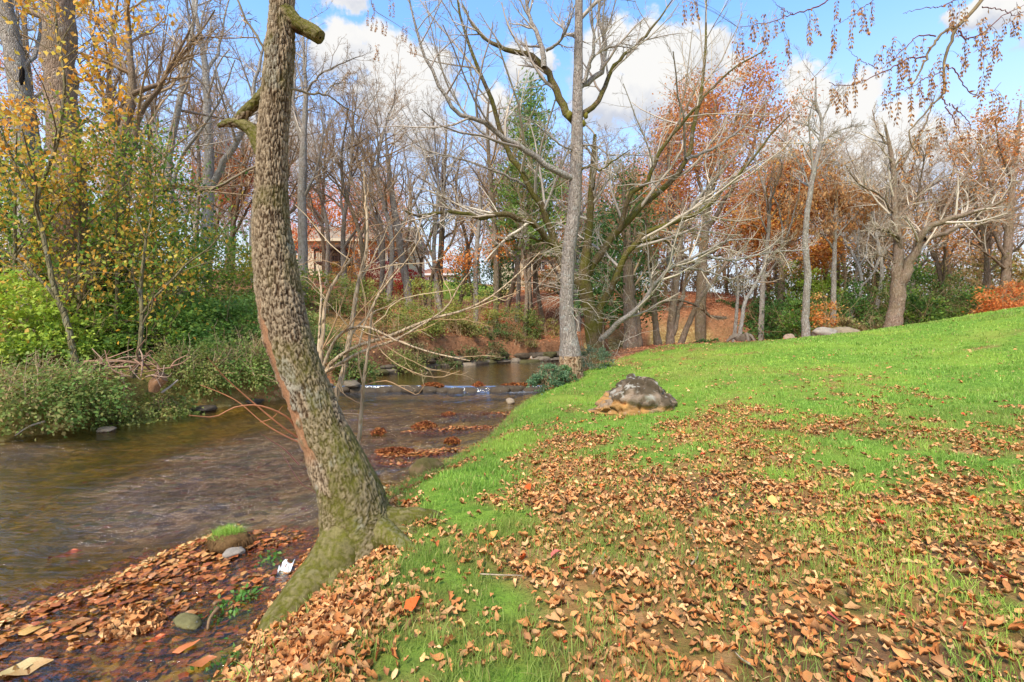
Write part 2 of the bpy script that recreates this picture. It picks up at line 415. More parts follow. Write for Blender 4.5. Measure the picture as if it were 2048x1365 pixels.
def mat_ground():
    """Col.r lawn, Col.g leaf litter, Col.b stream bed; what is left is soil"""
    m, k, out = material('ground_cover')
    tc = k.n('ShaderNodeTexCoord').outputs['Object']
    at = k.n('ShaderNodeAttribute', attribute_name='Col').outputs['Color']; s = k.n('ShaderNodeSeparateColor', i_0=at).outputs
    soil = k.ramp(k.noise(tc, 9, 8, 0.7), [(0.3, lin(84, 60, 42)), (0.7, lin(140, 104, 74))])
    g1 = k.ramp(k.noise(tc, 7, 8, 0.75), [(0.28, lin(66, 92, 34)), (0.52, lin(108, 140, 48)), (0.75, lin(142, 168, 66))])  # greens darkened for bare soil and for shadow painted between the blades
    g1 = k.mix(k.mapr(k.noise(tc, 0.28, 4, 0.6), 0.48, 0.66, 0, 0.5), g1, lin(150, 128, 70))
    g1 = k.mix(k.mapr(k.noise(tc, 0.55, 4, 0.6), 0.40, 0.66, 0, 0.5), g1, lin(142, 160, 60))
    cell = k.n('ShaderNodeTexVoronoi', i_Vector=tc, i_Scale=9.0)
    cellc = k.n('ShaderNodeSeparateColor', i_0=cell.outputs['Color']).outputs[0]
    lit = k.ramp(cellc, [(0.0, lin(112, 70, 46)), (0.35, lin(168, 106, 70)), (0.7, lin(190, 122, 84)), (1.0, lin(206, 148, 108))])
    lit = k.mix(k.mapr(k.noise(tc, 1.3, 5, 0.6), 0.42, 0.68, 0, 0.6), lit, lin(118, 80, 54))
    v2 = k.n('ShaderNodeTexVoronoi', i_Vector=k.vmath('ADD', k.vmath('MULTIPLY', tc, (1, 1.5, 1)), k.vmath('SCALE', k.noise(tc, 4.0, 4, 0.6, out='Color'), scale=0.5)), i_Scale=8.0)
    peb = k.ramp(k.n('ShaderNodeSeparateColor', i_0=v2.outputs['Color']).outputs[0], [(0.0, lin(112, 98, 48)), (0.4, lin(168, 148, 80)), (0.75, lin(200, 178, 108)), (1.0, lin(222, 204, 150))])
    peb = k.mix(k.mapr(k.noise(tc, 1.4, 6, 0.65), 0.40, 0.68, 0, 0.7), peb, lin(96, 84, 44))
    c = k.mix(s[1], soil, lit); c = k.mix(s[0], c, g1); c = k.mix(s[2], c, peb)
    b = k.n('ShaderNodeBsdfPrincipled', i_Base_Color=c, i_Roughness=0.95); b.inputs['Specular IOR Level'].default_value = 0.1
    h = k.math('ADD', k.noise(tc, 30, 6, 0.7), k.math('MULTIPLY', cell.outputs['Distance'], 0.8))
    bp = k.n('ShaderNodeBump', i_Strength=0.9, i_Distance=0.03, i_Height=h); link(k, bp.outputs[0], b.inputs['Normal'])
    link(k, b.outputs[0], out.inputs[0]); return m

def mat_water():
    """brown clear stream water: tinted see-through layer under a rippled mirror"""
    m, k, out = material('stream_water')
    tc = k.n('ShaderNodeTexCoord').outputs['Object']
    at = k.n('ShaderNodeSeparateColor', i_0=k.n('ShaderNodeAttribute', attribute_name='Col').outputs['Color']).outputs
    co = k.n('ShaderNodeMapping', i_Vector=tc, i_Rotation=(0, 0, math.radians(-38)), i_Scale=(1.0, 3.2, 1)).outputs[0]
    h = k.math('ADD', k.noise(co, 2.6, 6, 0.62, 0.7), k.math('MULTIPLY', k.noise(co, 9.0, 3, 0.6, 0.4), 0.35))
    bp = k.n('ShaderNodeBump', i_Strength=1.0, i_Distance=0.10, i_Height=k.math('MULTIPLY', h, at[0]))
    fr = k.n('ShaderNodeFresnel', i_IOR=1.42, i_Normal=bp.outputs[0]).outputs[0]
    tint = k.mix(at[1], lin(238, 221, 160), lin(212, 187, 106))
    tr = k.n('ShaderNodeBsdfTransparent', i_Color=tint)
    gl = k.n('ShaderNodeBsdfGlossy', i_Color=(1, 1, 1, 1), i_Roughness=0.06, i_Normal=bp.outputs[0])
    mx = k.n('ShaderNodeMixShader', i_0=k.math('MULTIPLY_ADD', fr, 1.5, 0.02, clamp=True), i_1=tr.outputs[0], i_2=gl.outputs[0])
    foam = k.math('MULTIPLY', k.mapr(k.noise(co, 10, 5, 0.7), 0.45, 0.62), at[2])
    df = k.n('ShaderNodeBsdfDiffuse', i_Color=(0.75, 0.78, 0.82, 1))
    m2 = k.n('ShaderNodeMixShader', i_0=foam, i_1=mx.outputs[0], i_2=df.outputs[0])
    link(k, m2.outputs[0], out.inputs[0]); return m

# ------------------------------------------------------------------ ground sheet
def leafiness(x, y):
    """0..1 cover of fallen leaves on the lawn, in drifts"""
    n = 0.6 * n2(x, y, 1.1, 4, 3.3) + 0.4 * n2(x, y, 3.2, 3, 8.8)
    bias = 0.055 * sstep(8, 6, y) * sstep(-.1, .7, x) * sstep(6, 3.5, x) + 0.10 * sstep(6.5, 2.5, y) * sstep(-1.2, 0.8, x) + .05 * sstep(9, 5, y) - 0.10 * sstep(5.5, 9, x) - 0.06 * sstep(8.5, 14, y) - .03 * sstep(3.6, 5.5, y) * sstep(.5, -.7, x)
    lip = np.interp(y, [1.5, 3, 4.9, 5.8, 7.6, 10.3, 13], [-1.2, -1.1, -1.0, -.85, -.2, .3, 1.2]); bias = bias - .13 * np.exp(-((x - lip - .62) / .42) ** 2) * sstep(2.2, 3.0, y)
    bias = bias + 0.16 * np.exp(-((x + 1.2) ** 2 / .25 + (y - 2.9) ** 2 / 1.2)) + 0.10 * sstep(13.5, 17.5, y) * sstep(12, 5, x)
    return sstep(0.45, 0.68, n + bias)

def build_ground():
    def axis(lo, hi, c, fine, n):
        u = np.linspace(-1, 1, n); a = 5.2; s = np.sinh(u * a) / math.sinh(a)
        return np.where(s < 0, c + s * (c - lo), c + s * (hi - c))
    xs = np.unique(np.concatenate([axis(-400, 400, 0, .1, 151), np.linspace(-10, 7, 140)])); ys = np.unique(np.concatenate([axis(-60, 600, 4, .1, 151), np.linspace(1.2, 24, 170)]))
    X, Y = np.meshgrid(xs, ys, indexing='ij'); x, y = X.ravel(), Y.ravel()
    sd = sdist(WATER, x, y); Z = height(x, y, sd)
    nx, ny = len(xs), len(ys); i = np.arange((nx - 1))[:, None] * ny + np.arange(ny - 1)[None]
    q = np.stack([i, i + ny, i + ny + 1, i + 1], -1).reshape(-1, 4)
    l = sdist(LAWN, x, y); lawn = sstep(.12, -.18, l + (n2(x, y, 1.8, 3) - .5) * .5); far = sstep(.4, -.4, np.hypot((x + 6.2) / 5.5, (y - 44) / 7) - 1 + (n2(x, y, .5) - .5) * .3)
    lf = leafiness(x, y); lawn2 = np.maximum(lawn * (1 - .8 * lf), far)
    bare = sstep(.60, .70, n2(x, y, 1.5, 3, 21.)) * sstep(6.5, 4.5, y) * sstep(.3, 1.2, x) * lf
    lawn2 = lawn2 * (1 - .9 * bare)
    bedm = sstep(.05, -.05, sd); litter = (1 - lawn2) * (1 - .9 * bare)
    green = sstep(-5, -7.5, x) * sstep(25, 16, y)                   # under the left bank shrubs: soil and moss rather than dry leaves
    woods = sstep(17, 20, x) * sstep(18, 21, y)
    litter = litter * (1 - .6 * green) * (1 - .5 * woods) * (1 - .75 * sstep(2.2, .8, sd) * sstep(14.5, 16, y))
    col = np.stack([np.maximum(lawn2 * (1 - bedm), .35 * green * (1 - bedm)), litter * (1 - bedm), bedm], -1)
    mb = MB(); mb.add(np.stack([x, y, Z], -1), q, col=col)
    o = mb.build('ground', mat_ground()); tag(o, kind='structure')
build_ground()

def build_water():
    MW = mat_water()
    def sheet(name, x0, x1, y0, y1, z, amp):
        xs = np.arange(x0, x1, .11 if amp > .5 else .2); ys = np.concatenate([np.arange(y0, y1, .085 if amp > .5 else .2), [y1]])
        X, Y = np.meshgrid(xs, ys, indexing='ij'); x, y = X.ravel(), Y.ravel()
        sd = sdist(WATER, x, y); keep = sd < .45
        u = x * .79 + y * .62; v = -x * .62 + y * .79
        h = (fbm(np.stack([u * .9, v * 2.6, u * 0], -1), 4) - .5) * .15 * amp + .012 * amp * (fbm(np.stack([u * 2.4, v * 6.5, u * 0 + 4], -1), 2) - .5)
        rif = 1.0 if amp < .5 else 0.35 + 0.9 * sstep(.38, .6, n2(x, y, .33, 3, 3.))
        z0 = z + h * rif
        nx, ny = len(xs), len(ys); i = np.arange(nx - 1)[:, None] * ny + np.arange(ny - 1)[None]
        q = np.stack([i, i + ny, i + ny + 1, i + 1], -1).reshape(-1, 4); q = q[keep[q].all(1)]
        used = np.unique(q); mp = np.zeros(len(x), int); mp[used] = np.arange(len(used))
        dep = sstep(0, 1.6, -sd) * (1 - shoal(x, y)); foam = np.zeros_like(x)
        if amp > .5: foam = .55 * sstep(WEIR_Y - .75, WEIR_Y - .3, y) * sstep(.48, .68, n2(x, y, 1.3, 3, 5.)) + .06 * sstep(WEIR_Y - 1.6, WEIR_Y - .3, y)
        c = np.stack([np.full_like(x, .14 if amp < .5 else .8) * (rif if amp > .5 else 1), dep, foam], -1)
        mb = MB(); mb.add(np.stack([x, y, z0], -1)[used], mp[q], col=c[used])
        return tag(mb.build(name, MW), kind='structure')
    sheet('stream_water', -17, 2.5, -3.5, WEIR_Y - .06, W_LOW, 1.0)
    sheet('pool_water', -6.5, 12.9, WEIR_Y + .02, 29.3, W_POOL, 0.06)
    # the lip of water pouring over the ledge
    xs = np.linspace(-5.3, .95, 130); rows = []
    for t in np.linspace(0, 1, 9):
        crest = .05 + .16 * sstep(.3, .7, n2(xs, xs * 0, .9, 4, 2.)); tt = np.full_like(xs, t)
        rows.append(np.stack([xs, WEIR_Y + .05 - crest * np.minimum(tt / .4, 1) - .13 * sstep(.4, 1, tt), W_POOL + .004 - (W_POOL - W_LOW + .01) * sstep(.38, 1, tt) + .008 * (n2(xs, xs * 0 + t, 5, 3) - .5) * np.minimum(tt * 3, 1)], -1))
    V = np.stack(rows, 1); q = (np.arange(129)[:, None] * 9 + np.arange(8)[None])[..., None] + np.array([0, 9, 10, 1])
    fo = np.repeat((.04 + .9 * sstep(.52, .68, n2(xs, xs * 0, 1.1, 3, 6.)))[:, None], 9, 1) * np.linspace(0.1, 1, 9)[None]
    mb = MB(); mb.add(V.reshape(-1, 3), q.reshape(-1, 4), col=np.stack([np.full(fo.size, .25), np.full(fo.size, 1.0), fo.ravel()], -1))
    tag(mb.build('weir_water', MW), kind='structure')
build_water()

# ------------------------------------------------------------------ rocks
def rock_mb(c, size, seed, col, sub=24, rough=.28, flat=0.0, moss=0.0):
    th = np.linspace(0, np.pi, sub + 1)[:, None]; ph = np.linspace(0, 2 * np.pi, sub * 2, endpoint=False)[None]
    n = np.stack([np.sin(th) * np.cos(ph), np.sin(th) * np.sin(ph), np.cos(th) * np.ones_like(ph)], -1)
    f1, f2, cid = worley(n * 1.3 + seed * 3.7)
    gg = np.random.default_rng(int(seed * 10) + 5); A = norm(gg.normal(0, 1, (17, 3))); D = gg.uniform(.66, 1.0, 17)
    rp = np.min(np.where((n @ A.T) > .08, D / np.maximum(n @ A.T, .08), 9.0), axis=-1)
    r = np.minimum(rp, 1.12) * .8 + .2 + rough * (fbm(n * 1.9 + seed, 4) - .5) * .9 + rough * .35 * (cid - .5) + rough * .45 * (fbm(n * 7 + seed, 3) - .5)
    p = n * r[..., None]
    if flat: p[..., 2] = np.sign(p[..., 2]) * np.minimum(np.abs(p[..., 2]), 1 - flat + .1 * fbm(n * 3 + seed, 2))
    V = p * np.asarray(size) + np.asarray(c)
    m, w = V.shape[:2]; i = np.arange(m - 1)[:, None] * w; j = np.arange(w)[None]
    q = np.stack([i + j, i + w + j, i + w + (j + 1) % w, i + (j + 1) % w], -1).reshape(-1, 4)
    cc = np.tile(np.asarray(col, float), (m * w, 1)); nn = n.reshape(-1, 3)
    if moss:
        k = (moss * sstep(.44, .6, fbm(nn * 3.1 + seed * 2, 4) + .12 * nn[:, 2]))[:, None]; cc = cc * (1 - k) + np.array(lin(92, 84, 40)) * k
    mb = MB(); mb.add(V.reshape(-1, 3), q, col=cc); return mb
def rock(name, label, cat, c, size, seed, col, group=None, **kw):
    o = rock_mb((0, 0, 0), size, seed, col, **kw).build(name, M_ROCK, origin=(0, 0, 0)); o.location = tuple(float(v) for v in c)
    o.rotation_euler.z = (seed * 1.7) % 6.28 if not kw.get('moss') else 0.0
    return tag(o, label, cat, group)

def build_boulder():
    """lawn boulder: long left slope, flat crest, stepped right shoulder, overhung lower face"""
    b = P(1284, 822, 8.3); bz = gz(b[0], b[1] + .3); root = (b[0], b[1] + .3, bz)
    sub = 80; th = np.linspace(0, np.pi, sub + 1)[:, None]; ph = np.linspace(0, 2 * np.pi, sub * 2, endpoint=False)[None]
    n = np.stack([np.sin(th) * np.cos(ph), np.sin(th) * np.sin(ph), np.cos(th) * np.ones_like(ph)], -1)
    prof_x = np.array([-1.0, -.8, -.55, -.3, -.1, .15, .32, .42, .62, .85, 1.0]); prof_z = np.array([.06, .36, .70, .92, 1.0, .98, .93, .74, .58, .34, .05])
    nx = np.sign(n[..., 0]) * np.abs(n[..., 0]) ** .9; top = np.interp(nx, prof_x, prof_z)
    z = np.where(n[..., 2] > 0, np.minimum(1.25 * n[..., 2] ** .8, 1) * top, n[..., 2] * .5)
    y = n[..., 1] * (.85 + .1 * n[..., 0])
    p = np.stack([nx, y, z], -1)
    d = (fbm(n * 2.3 + 4, 4) - .5) * .34 + (worley(n * 2.6 + 9 + .25 * (fbm(n * 5, 2) - .5)[..., None])[2] - .5) * .30 - .10 * sstep(.10, .0, (lambda w: w[1] - w[0])(worley(n * 2.6 + 9 + .25 * (fbm(n * 5, 2) - .5)[..., None]))) + (fbm(n * 9, 4) - .5) * .12
    ledge = sstep(.30, .42, z + .18 * nx + .15 * (fbm(n * 3 + 2, 3) - .5)); d = d - .13 * (1 - ledge) * sstep(.1, -.3, n[..., 1])
    p = p * (1 + d)[..., None]; V = p * np.array([.80, .55, .58])
    m, w = V.shape[:2]; i = np.arange(m - 1)[:, None] * w; j = np.arange(w)[None]
    q = np.stack([i + j, i + w + j, i + w + (j + 1) % w, i + (j + 1) % w], -1).reshape(-1, 4)
    nn = n.reshape(-1, 3); zf = z.ravel()
    c = np.tile(np.array(lin(140, 120, 100)), (len(nn), 1)); k = ((1 - ledge.ravel()) * sstep(.35, .6, fbm(nn * 4, 3) + .1))[:, None]; c = c * (1 - k) + np.array(lin(168, 124, 72)) * k
    k = (sstep(.40, .55, fbm(nn * 3.5 + 5, 4) + .12 * (zf - .3) - .10 * nn[:, 0]) * ledge.ravel() * .9)[:, None]; c = c * (1 - k) + np.array(lin(72, 60, 42)) * k
    k = (sstep(.60, .66, fbm(nn * 11 + 8, 3)) * ledge.ravel())[:, None]; c = c * (1 - k) + np.array(lin(158, 150, 136)) * k
    mb = MB(); mb.add(V.reshape(-1, 3), q, col=c)
    o = mb.build('boulder', M_ROCK, origin=(0, 0, 0)); o.location = root
    tag(o, 'large weathered grey and tan boulder half sunk in the lawn', 'boulder')
build_boulder()

RC = [lin(150, 134, 116), lin(128, 112, 94), lin(170, 152, 130), lin(116, 98, 78)]
def build_rocks():
    # the ledge that makes the weir: slabs laid end to end, most under the water
    for i, x in enumerate(np.linspace(-5.0, .9, 15)):
        o = rock('ledge_stone', 'flat dark slab in the low rock ledge across the creek', 'rock', (x, WEIR_Y - .12 + .10 * math.sin(i * 2.1), W_POOL - .135 + .03 * math.sin(i * 5.3)),
                 (.36, .24, .16), i + 3, lin(78, 66, 52), 'slabs of the low weir', sub=10, rough=.35, flat=.25)
        o.rotation_euler.z = .25 * math.sin(i * 3.3)
    big = [((700, 769), 13.9, (.9, .28, .10), 'long flat pale slab at the left end of the weir'), ((640, 776), 13.2, (.5, .3, .1), 'small flat slab behind the leaning trunk at the weir')]
    for n, (pp, Y, s, lab) in enumerate(big):
        p = P(*pp, Y); rock('shore_stone', lab, 'rock', (p[0], Y, W_POOL + .03), s, n + 40, lin(112, 100, 84), sub=16, flat=.3, rough=.4)
    # rock shelf under the far bank
    SH = np.array([(-5.0, 16.4), (-3.9, 19.2), (-.7, 21.85), (1.9, 22.85), (3.6, 24.4)]); seg = np.concatenate([[0], np.cumsum(np.linalg.norm(np.diff(SH, axis=0), axis=1))]); g = np.random.default_rng(12)
    for n in range(34):
        t = seg[-1] * (n + .5) / 34; x, y = np.interp(t, seg, SH[:, 0]), np.interp(t, seg, SH[:, 1]); up = n % 2
        o = rock('bank_rock', 'tan layered rock along the waterline of the far bank', 'rock', (x, y - .14 + .34 * up + g.normal(0, .08), W_POOL + .02 + .24 * up + g.normal(0, .04)), (g.uniform(.45, .95), g.uniform(.3, .45), g.uniform(.12, .24)), n + 60, [np.array(RC[n % 4]) * .55, np.array(lin(84, 78, 48))][n % 3 == 0], 'rocks along the far waterline', sub=12, flat=.25, rough=.45)
        o.rotation_euler.z = .55 + g.normal(0, .25)
    p = P(1068, 716, 22.9); rock('pale_rock', 'rounded whitish rock at the far edge of the pool left of the centre tree', 'rock', (p[0], p[1], W_POOL + .1), (.55, .4, .38), 80, lin(176, 160, 142), sub=18, rough=.4)
    # left shore
    for n, (px, py, Y, s, lab) in enumerate([(500, 797, 11.6, (.55, .3, .10), 'flat grey slab at the water edge left of the leaning trunk'), (405, 822, 10.4, (.3, .22, .10), 'low brown rock under the overhanging left bank'),
                                            (215, 855, 8.4, (.20, .14, .05), 'tan flat rock at the foot of the left bank shrubs')]):
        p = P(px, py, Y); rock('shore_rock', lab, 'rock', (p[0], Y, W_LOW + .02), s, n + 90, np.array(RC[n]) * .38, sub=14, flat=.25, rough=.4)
    p = P(848, 940, 6.0); rock('mossy_rock', 'mossy rounded rock at the lawn edge beside the creek', 'rock', (p[0] + .06, 6.05, gz(p[0] + .06, 6.05) + .02), (.24, .19, .16), 21, lin(122, 98, 66), sub=20, moss=.8)
    for n, (px, py, s, lab) in enumerate([(468, 1107, (.085, .06, .04), 'small pale grey stone in the wet leaves by the grass hummock'), (602, 1165, (.09, .07, .05), 'tan stone leaning against the mossy root'),
                                         (268, 1248, (.11, .08, .055), 'dark stone under the heap of leaves in the shallows'), (375, 1250, (.13, .06, .035), 'green grey stone at the foot of the bank below the big root')]):
        Y = 1.95 * F / (py - HY); p = P(px, py, Y); rock('creek_stone', lab, 'stone', (p[0], Y, max(gz(p[0], Y), W_LOW) + s[2] * .35), s, n + 30, [lin(150, 138, 124), lin(168, 136, 92), lin(96, 84, 62), lin(112, 104, 66)][n], sub=14)
    p = P(1175 - 0, 805, 11.4); rock('creek_stone', 'small round pale stone in the water near the grassy edge', 'stone', (-.1 + .05, 11.3, W_LOW + .04), (.12, .1, .09), 77, lin(150, 130, 106), sub=12)
    p = P(1662, 673, 19.2); rock('garden_rock', 'pale round rock behind the lawn right of the thin grey trunk', 'rock', (p[0], 19.6, gz(p[0], 19.6) + .12), (.55, .45, .38), 81, lin(150, 138, 124), sub=18, rough=.4)
    p = P(1604, 680, 19.0); rock('garden_rock', 'small tan rock at the foot of the thin grey trunk', 'rock', (p[0] - .35, 19.3, gz(p[0], 19.3) + .08), (.3, .25, .2), 82, lin(158, 132, 110), sub=14)
    p = P(1692, 664, 20.2); rock('garden_rock', 'mossy rock among dry stems behind the lawn', 'rock', (p[0], 20.4, gz(p[0], 20.4) + .15), (.75, .5, .45), 83, lin(140, 124, 100), sub=16)
build_rocks()
# ------------------------------------------------------------------ trees
TW_GREY = [lin(172, 158, 142), lin(150, 132, 116), lin(190, 176, 158)]
TW_BROWN = [lin(166, 136, 102), lin(142, 114, 84), lin(188, 158, 122)]
TW_PALE = [lin(190, 172, 148), lin(170, 150, 126), lin(206, 190, 166)]
TW_TAN = [lin(190, 156, 116), lin(172, 136, 98), lin(206, 178, 138)]

class Tree:
    def __init__(s, name, label, base, seed, cat='tree', group=None):
        s.g = np.random.default_rng(seed); s.o = thing(name, label, cat, base, group); s.par = []; s.tips = None; s.n = 0
    def trunk(s, pts, radii, mat, k=10, n=28, name='trunk', carry=(0.35, 1.0), wob=0.02):
        p = spline(pts, n); r = interp_at(pts, radii, n); p[2:] += (s.g.normal(0, 1, (n - 2, 3)) * (r[2:, None] * wob * 3) * np.array([1, 1, 0]))
        mb = MB(); tube_batch(mb, p[None], r[None], k); ob = mb.build(name, mat, s.o)
        s.tp, s.tr = p, r
        if carry:
            a = int(carry[0] * (n - 1)); s.par.append((spline(p[a:], 12), interp(r[a:], 12)))
        return ob
    def limb(s, pts, r0, r1, mat, k=7, n=18, name='limb', wob=0.35, carry=True, cap=False):
        p = spline(pts, n); r = np.linspace(r0, r1, n)
        if wob: p[1:-1] += s.g.normal(0, 1, (n - 2, 3)) * r[1:-1, None] * wob
        mb = MB(); pp, rr = p, r
        if cap: pp = np.vstack([p, p[-1] + (p[-1] - p[-2]) * .02]); rr = np.append(r, 0.001)
        tube_batch(mb, pp[None], rr[None], k); ob = mb.build(name, mat, s.o)
        if carry: s.par.append((spline(p, 12), interp(r, 12)))
        return ob
    def auto_limbs(s, m, t0, t1, ang, lenf, mat, up=0.08, wander=.12, rf=.6, k=6, each=True):
        """main limbs grown from the trunk"""
        L = np.array([np.linalg.norm(np.diff(s.tp, axis=0), axis=1).sum()])
        p0, d, ln, r = children(s.tp[None], s.tr[None], L, m, t0, t1, ang, lenf, rf, s.g)
        Pt, R = grow(p0, d, ln, r, 12, wander, up, .22, s.g)
        for i in range(m):
            if each:
                mb = MB(); tube_batch(mb, Pt[i:i + 1], R[i:i + 1], k); mb.build('limb', mat, s.o)
            s.par.append((Pt[i], R[i]))
    def twigs(s, spec, cols, wander=.13, up=.03, name='crown', k=3, lenscale=None, minr=.0025, N=6):
        """successive orders of shoots; spec = [(count, t0, t1, angle, length factor), ...]"""
        Pt = np.stack([p for p, _ in s.par]); R = np.stack([r for _, r in s.par])
        L = np.linalg.norm(np.diff(Pt, axis=1), axis=2).sum(1)
        mb = MB(); s.tips = []; cols = np.asarray(cols)
        for li, (m, t0, t1, ang, lf) in enumerate(spec):
            p0, d, ln, r = children(Pt, R, L, m, t0, t1, ang, lf, .55, s.g)
            r = np.clip(r, minr, .06); ln = np.minimum(ln, 4.5)
            Pt, R = grow(p0, d, ln, r, N if li == 0 else 5 if li == 1 else 4, wander * (1 if li < 2 else 1.5), up, .35, s.g); L = ln; R = np.maximum(R, minr * .7)
            c = palette(cols, len(Pt), s.g, .15); tube_batch(mb, Pt, R, 4 if li == 0 else k, c)
            s.tips.append(Pt)
        return mb.build(name, M_TWIG, s.o)
    def foliage(s, n, size, cols, name='foliage', spread=.15, level=-1, droop=.5, clip=None, mat=None, aspect=.6):
        Pt = s.tips[level]; g = s.g; b = g.integers(0, len(Pt), n); x = g.random(n) * (Pt.shape[1] - 1.001); i = x.astype(int); f = (x - i)[:, None]
        p = Pt[b, i] * (1 - f) + Pt[b, i + 1] * f + g.normal(0, spread, (n, 3))
        if clip is not None:
            kp = clip(p); p = p[kp]
        n = len(p); d = g.normal(0, 1, (n, 3)); d[:, 2] -= droop; nr = g.normal(0, .6, (n, 3)) + np.array([0, 0, 1.0])
        ln = size * g.uniform(.6, 1.3, n); mb = MB(); leaves(mb, p, d, nr, ln, ln * aspect * g.uniform(.8, 1.2, n), palette(cols, n, g))
        return mb.build(name, mat or M_LEAF, s.o)

def px_poly(pts, Y, dY=0.0):
    """photo measurements turned into points at a tree's own distance; dY leans the limb away from or towards us"""
    n = len(pts); return np.array([P(a, b, Y + dY * i / max(n - 1, 1)) for i, (a, b) in enumerate(pts)])

# ---------- the big leaning tree in front
def bark_skin(mb, pts, rad, nu, nv, mosscfg, seed, flare=None, cell=(26, 26, 6.5), depth=.011, wood=None):
    pts = np.asarray(pts, float); c = spline(pts, nv); r = interp_at(pts, rad, nv)
    T = norm(np.gradient(c, axis=0)); u = norm(np.cross(T, np.array([0.0, 1.0, 0.0]))); v = np.cross(T, u)
    seg = np.concatenate([[0], np.cumsum(np.linalg.norm(np.diff(c, axis=0), axis=1))])
    a = np.arange(nu) / nu * 2 * np.pi; rr = r[:, None] * np.ones(nu)[None]
    if flare is not None: rr = rr * (1 + flare(a[None, :], (seg / seg[-1])[:, None]))
    dirv = np.cos(a)[None, :, None] * u[:, None] + np.sin(a)[None, :, None] * v[:, None]
    q3 = np.stack([np.cos(a)[None] * rr, np.sin(a)[None] * rr, seg[:, None] * np.ones(nu)[None]], -1)
    wob = (fbm(q3 * np.array([9, 9, 5]) + seed, 3) - .5)
    sp = q3 * np.array(cell) + seed + wob[..., None] * 1.5 + (fbm(q3 * np.array([40, 40, 16]) + seed, 2) - .5)[..., None] * .8
    f1, f2, cid = worley(sp); groove = sstep(.03, .22, f2 - f1)
    fine = fbm(q3 * np.array([90, 90, 40]) + seed, 3) - .5
    md = mosscfg(q3, (seg / seg[-1])[:, None] * np.ones(nu)[None], a[None] * np.ones(nv)[:, None], dirv)
    plate = depth * (groove - .5 + .5 * (cid - .5)) + depth * .9 * fine
    lump = (fbm(q3 * np.array([5, 5, 3]) + seed + 5, 3) - .5) * .05
    wd = wood(q3, (seg / seg[-1])[:, None], a[None]) if wood is not None else np.zeros_like(groove)
    disp = lump * rr / .2 * .5 + plate * (1 - .45 * md) * (1 - .8 * wd) + md * .006 * fbm(q3 * 60, 2) - wd * .018
    V = c[:, None] + dirv * (rr + disp)[..., None]
    ridge = palette([lin(176, 154, 124), lin(150, 128, 100), lin(190, 172, 146)], cid.size, np.random.default_rng(1), .05).reshape(*cid.shape, 3)
    ci = (cid[..., None] * .5 + .72); col = np.array(lin(70, 50, 32)) * (1 - groove[..., None]) + np.array(lin(162, 140, 110)) * ci * groove[..., None]
    lich = sstep(.60, .68, fbm(q3 * np.array([7, 7, 4]) + 31 + seed, 4)) * groove * .5
    col = col * (1 - lich[..., None]) + np.array(lin(158, 156, 138)) * lich[..., None]
    mcol = np.array(lin(92, 88, 32)) * (.7 + .7 * fbm(q3 * 24, 3))[..., None]
    k = md[..., None] * (.72 + .25 * (1 - groove[..., None])); col = col * (1 - k) + mcol * k
    k = wd[..., None]; wc = np.array(lin(160, 116, 82)) * (.75 + .5 * fbm(q3 * np.array([60, 60, 5]), 3))[..., None]; col = col * (1 - k) + wc * k
    i = np.arange(nv - 1)[:, None] * nu; j = np.arange(nu)[None]
    q = np.stack([i + j, i + (j + 1) % nu, i + nu + (j + 1) % nu, i + nu + j], -1).reshape(-1, 4)
    mb.add(V.reshape(-1, 3), q, col=col.reshape(-1, 3)); return c, r

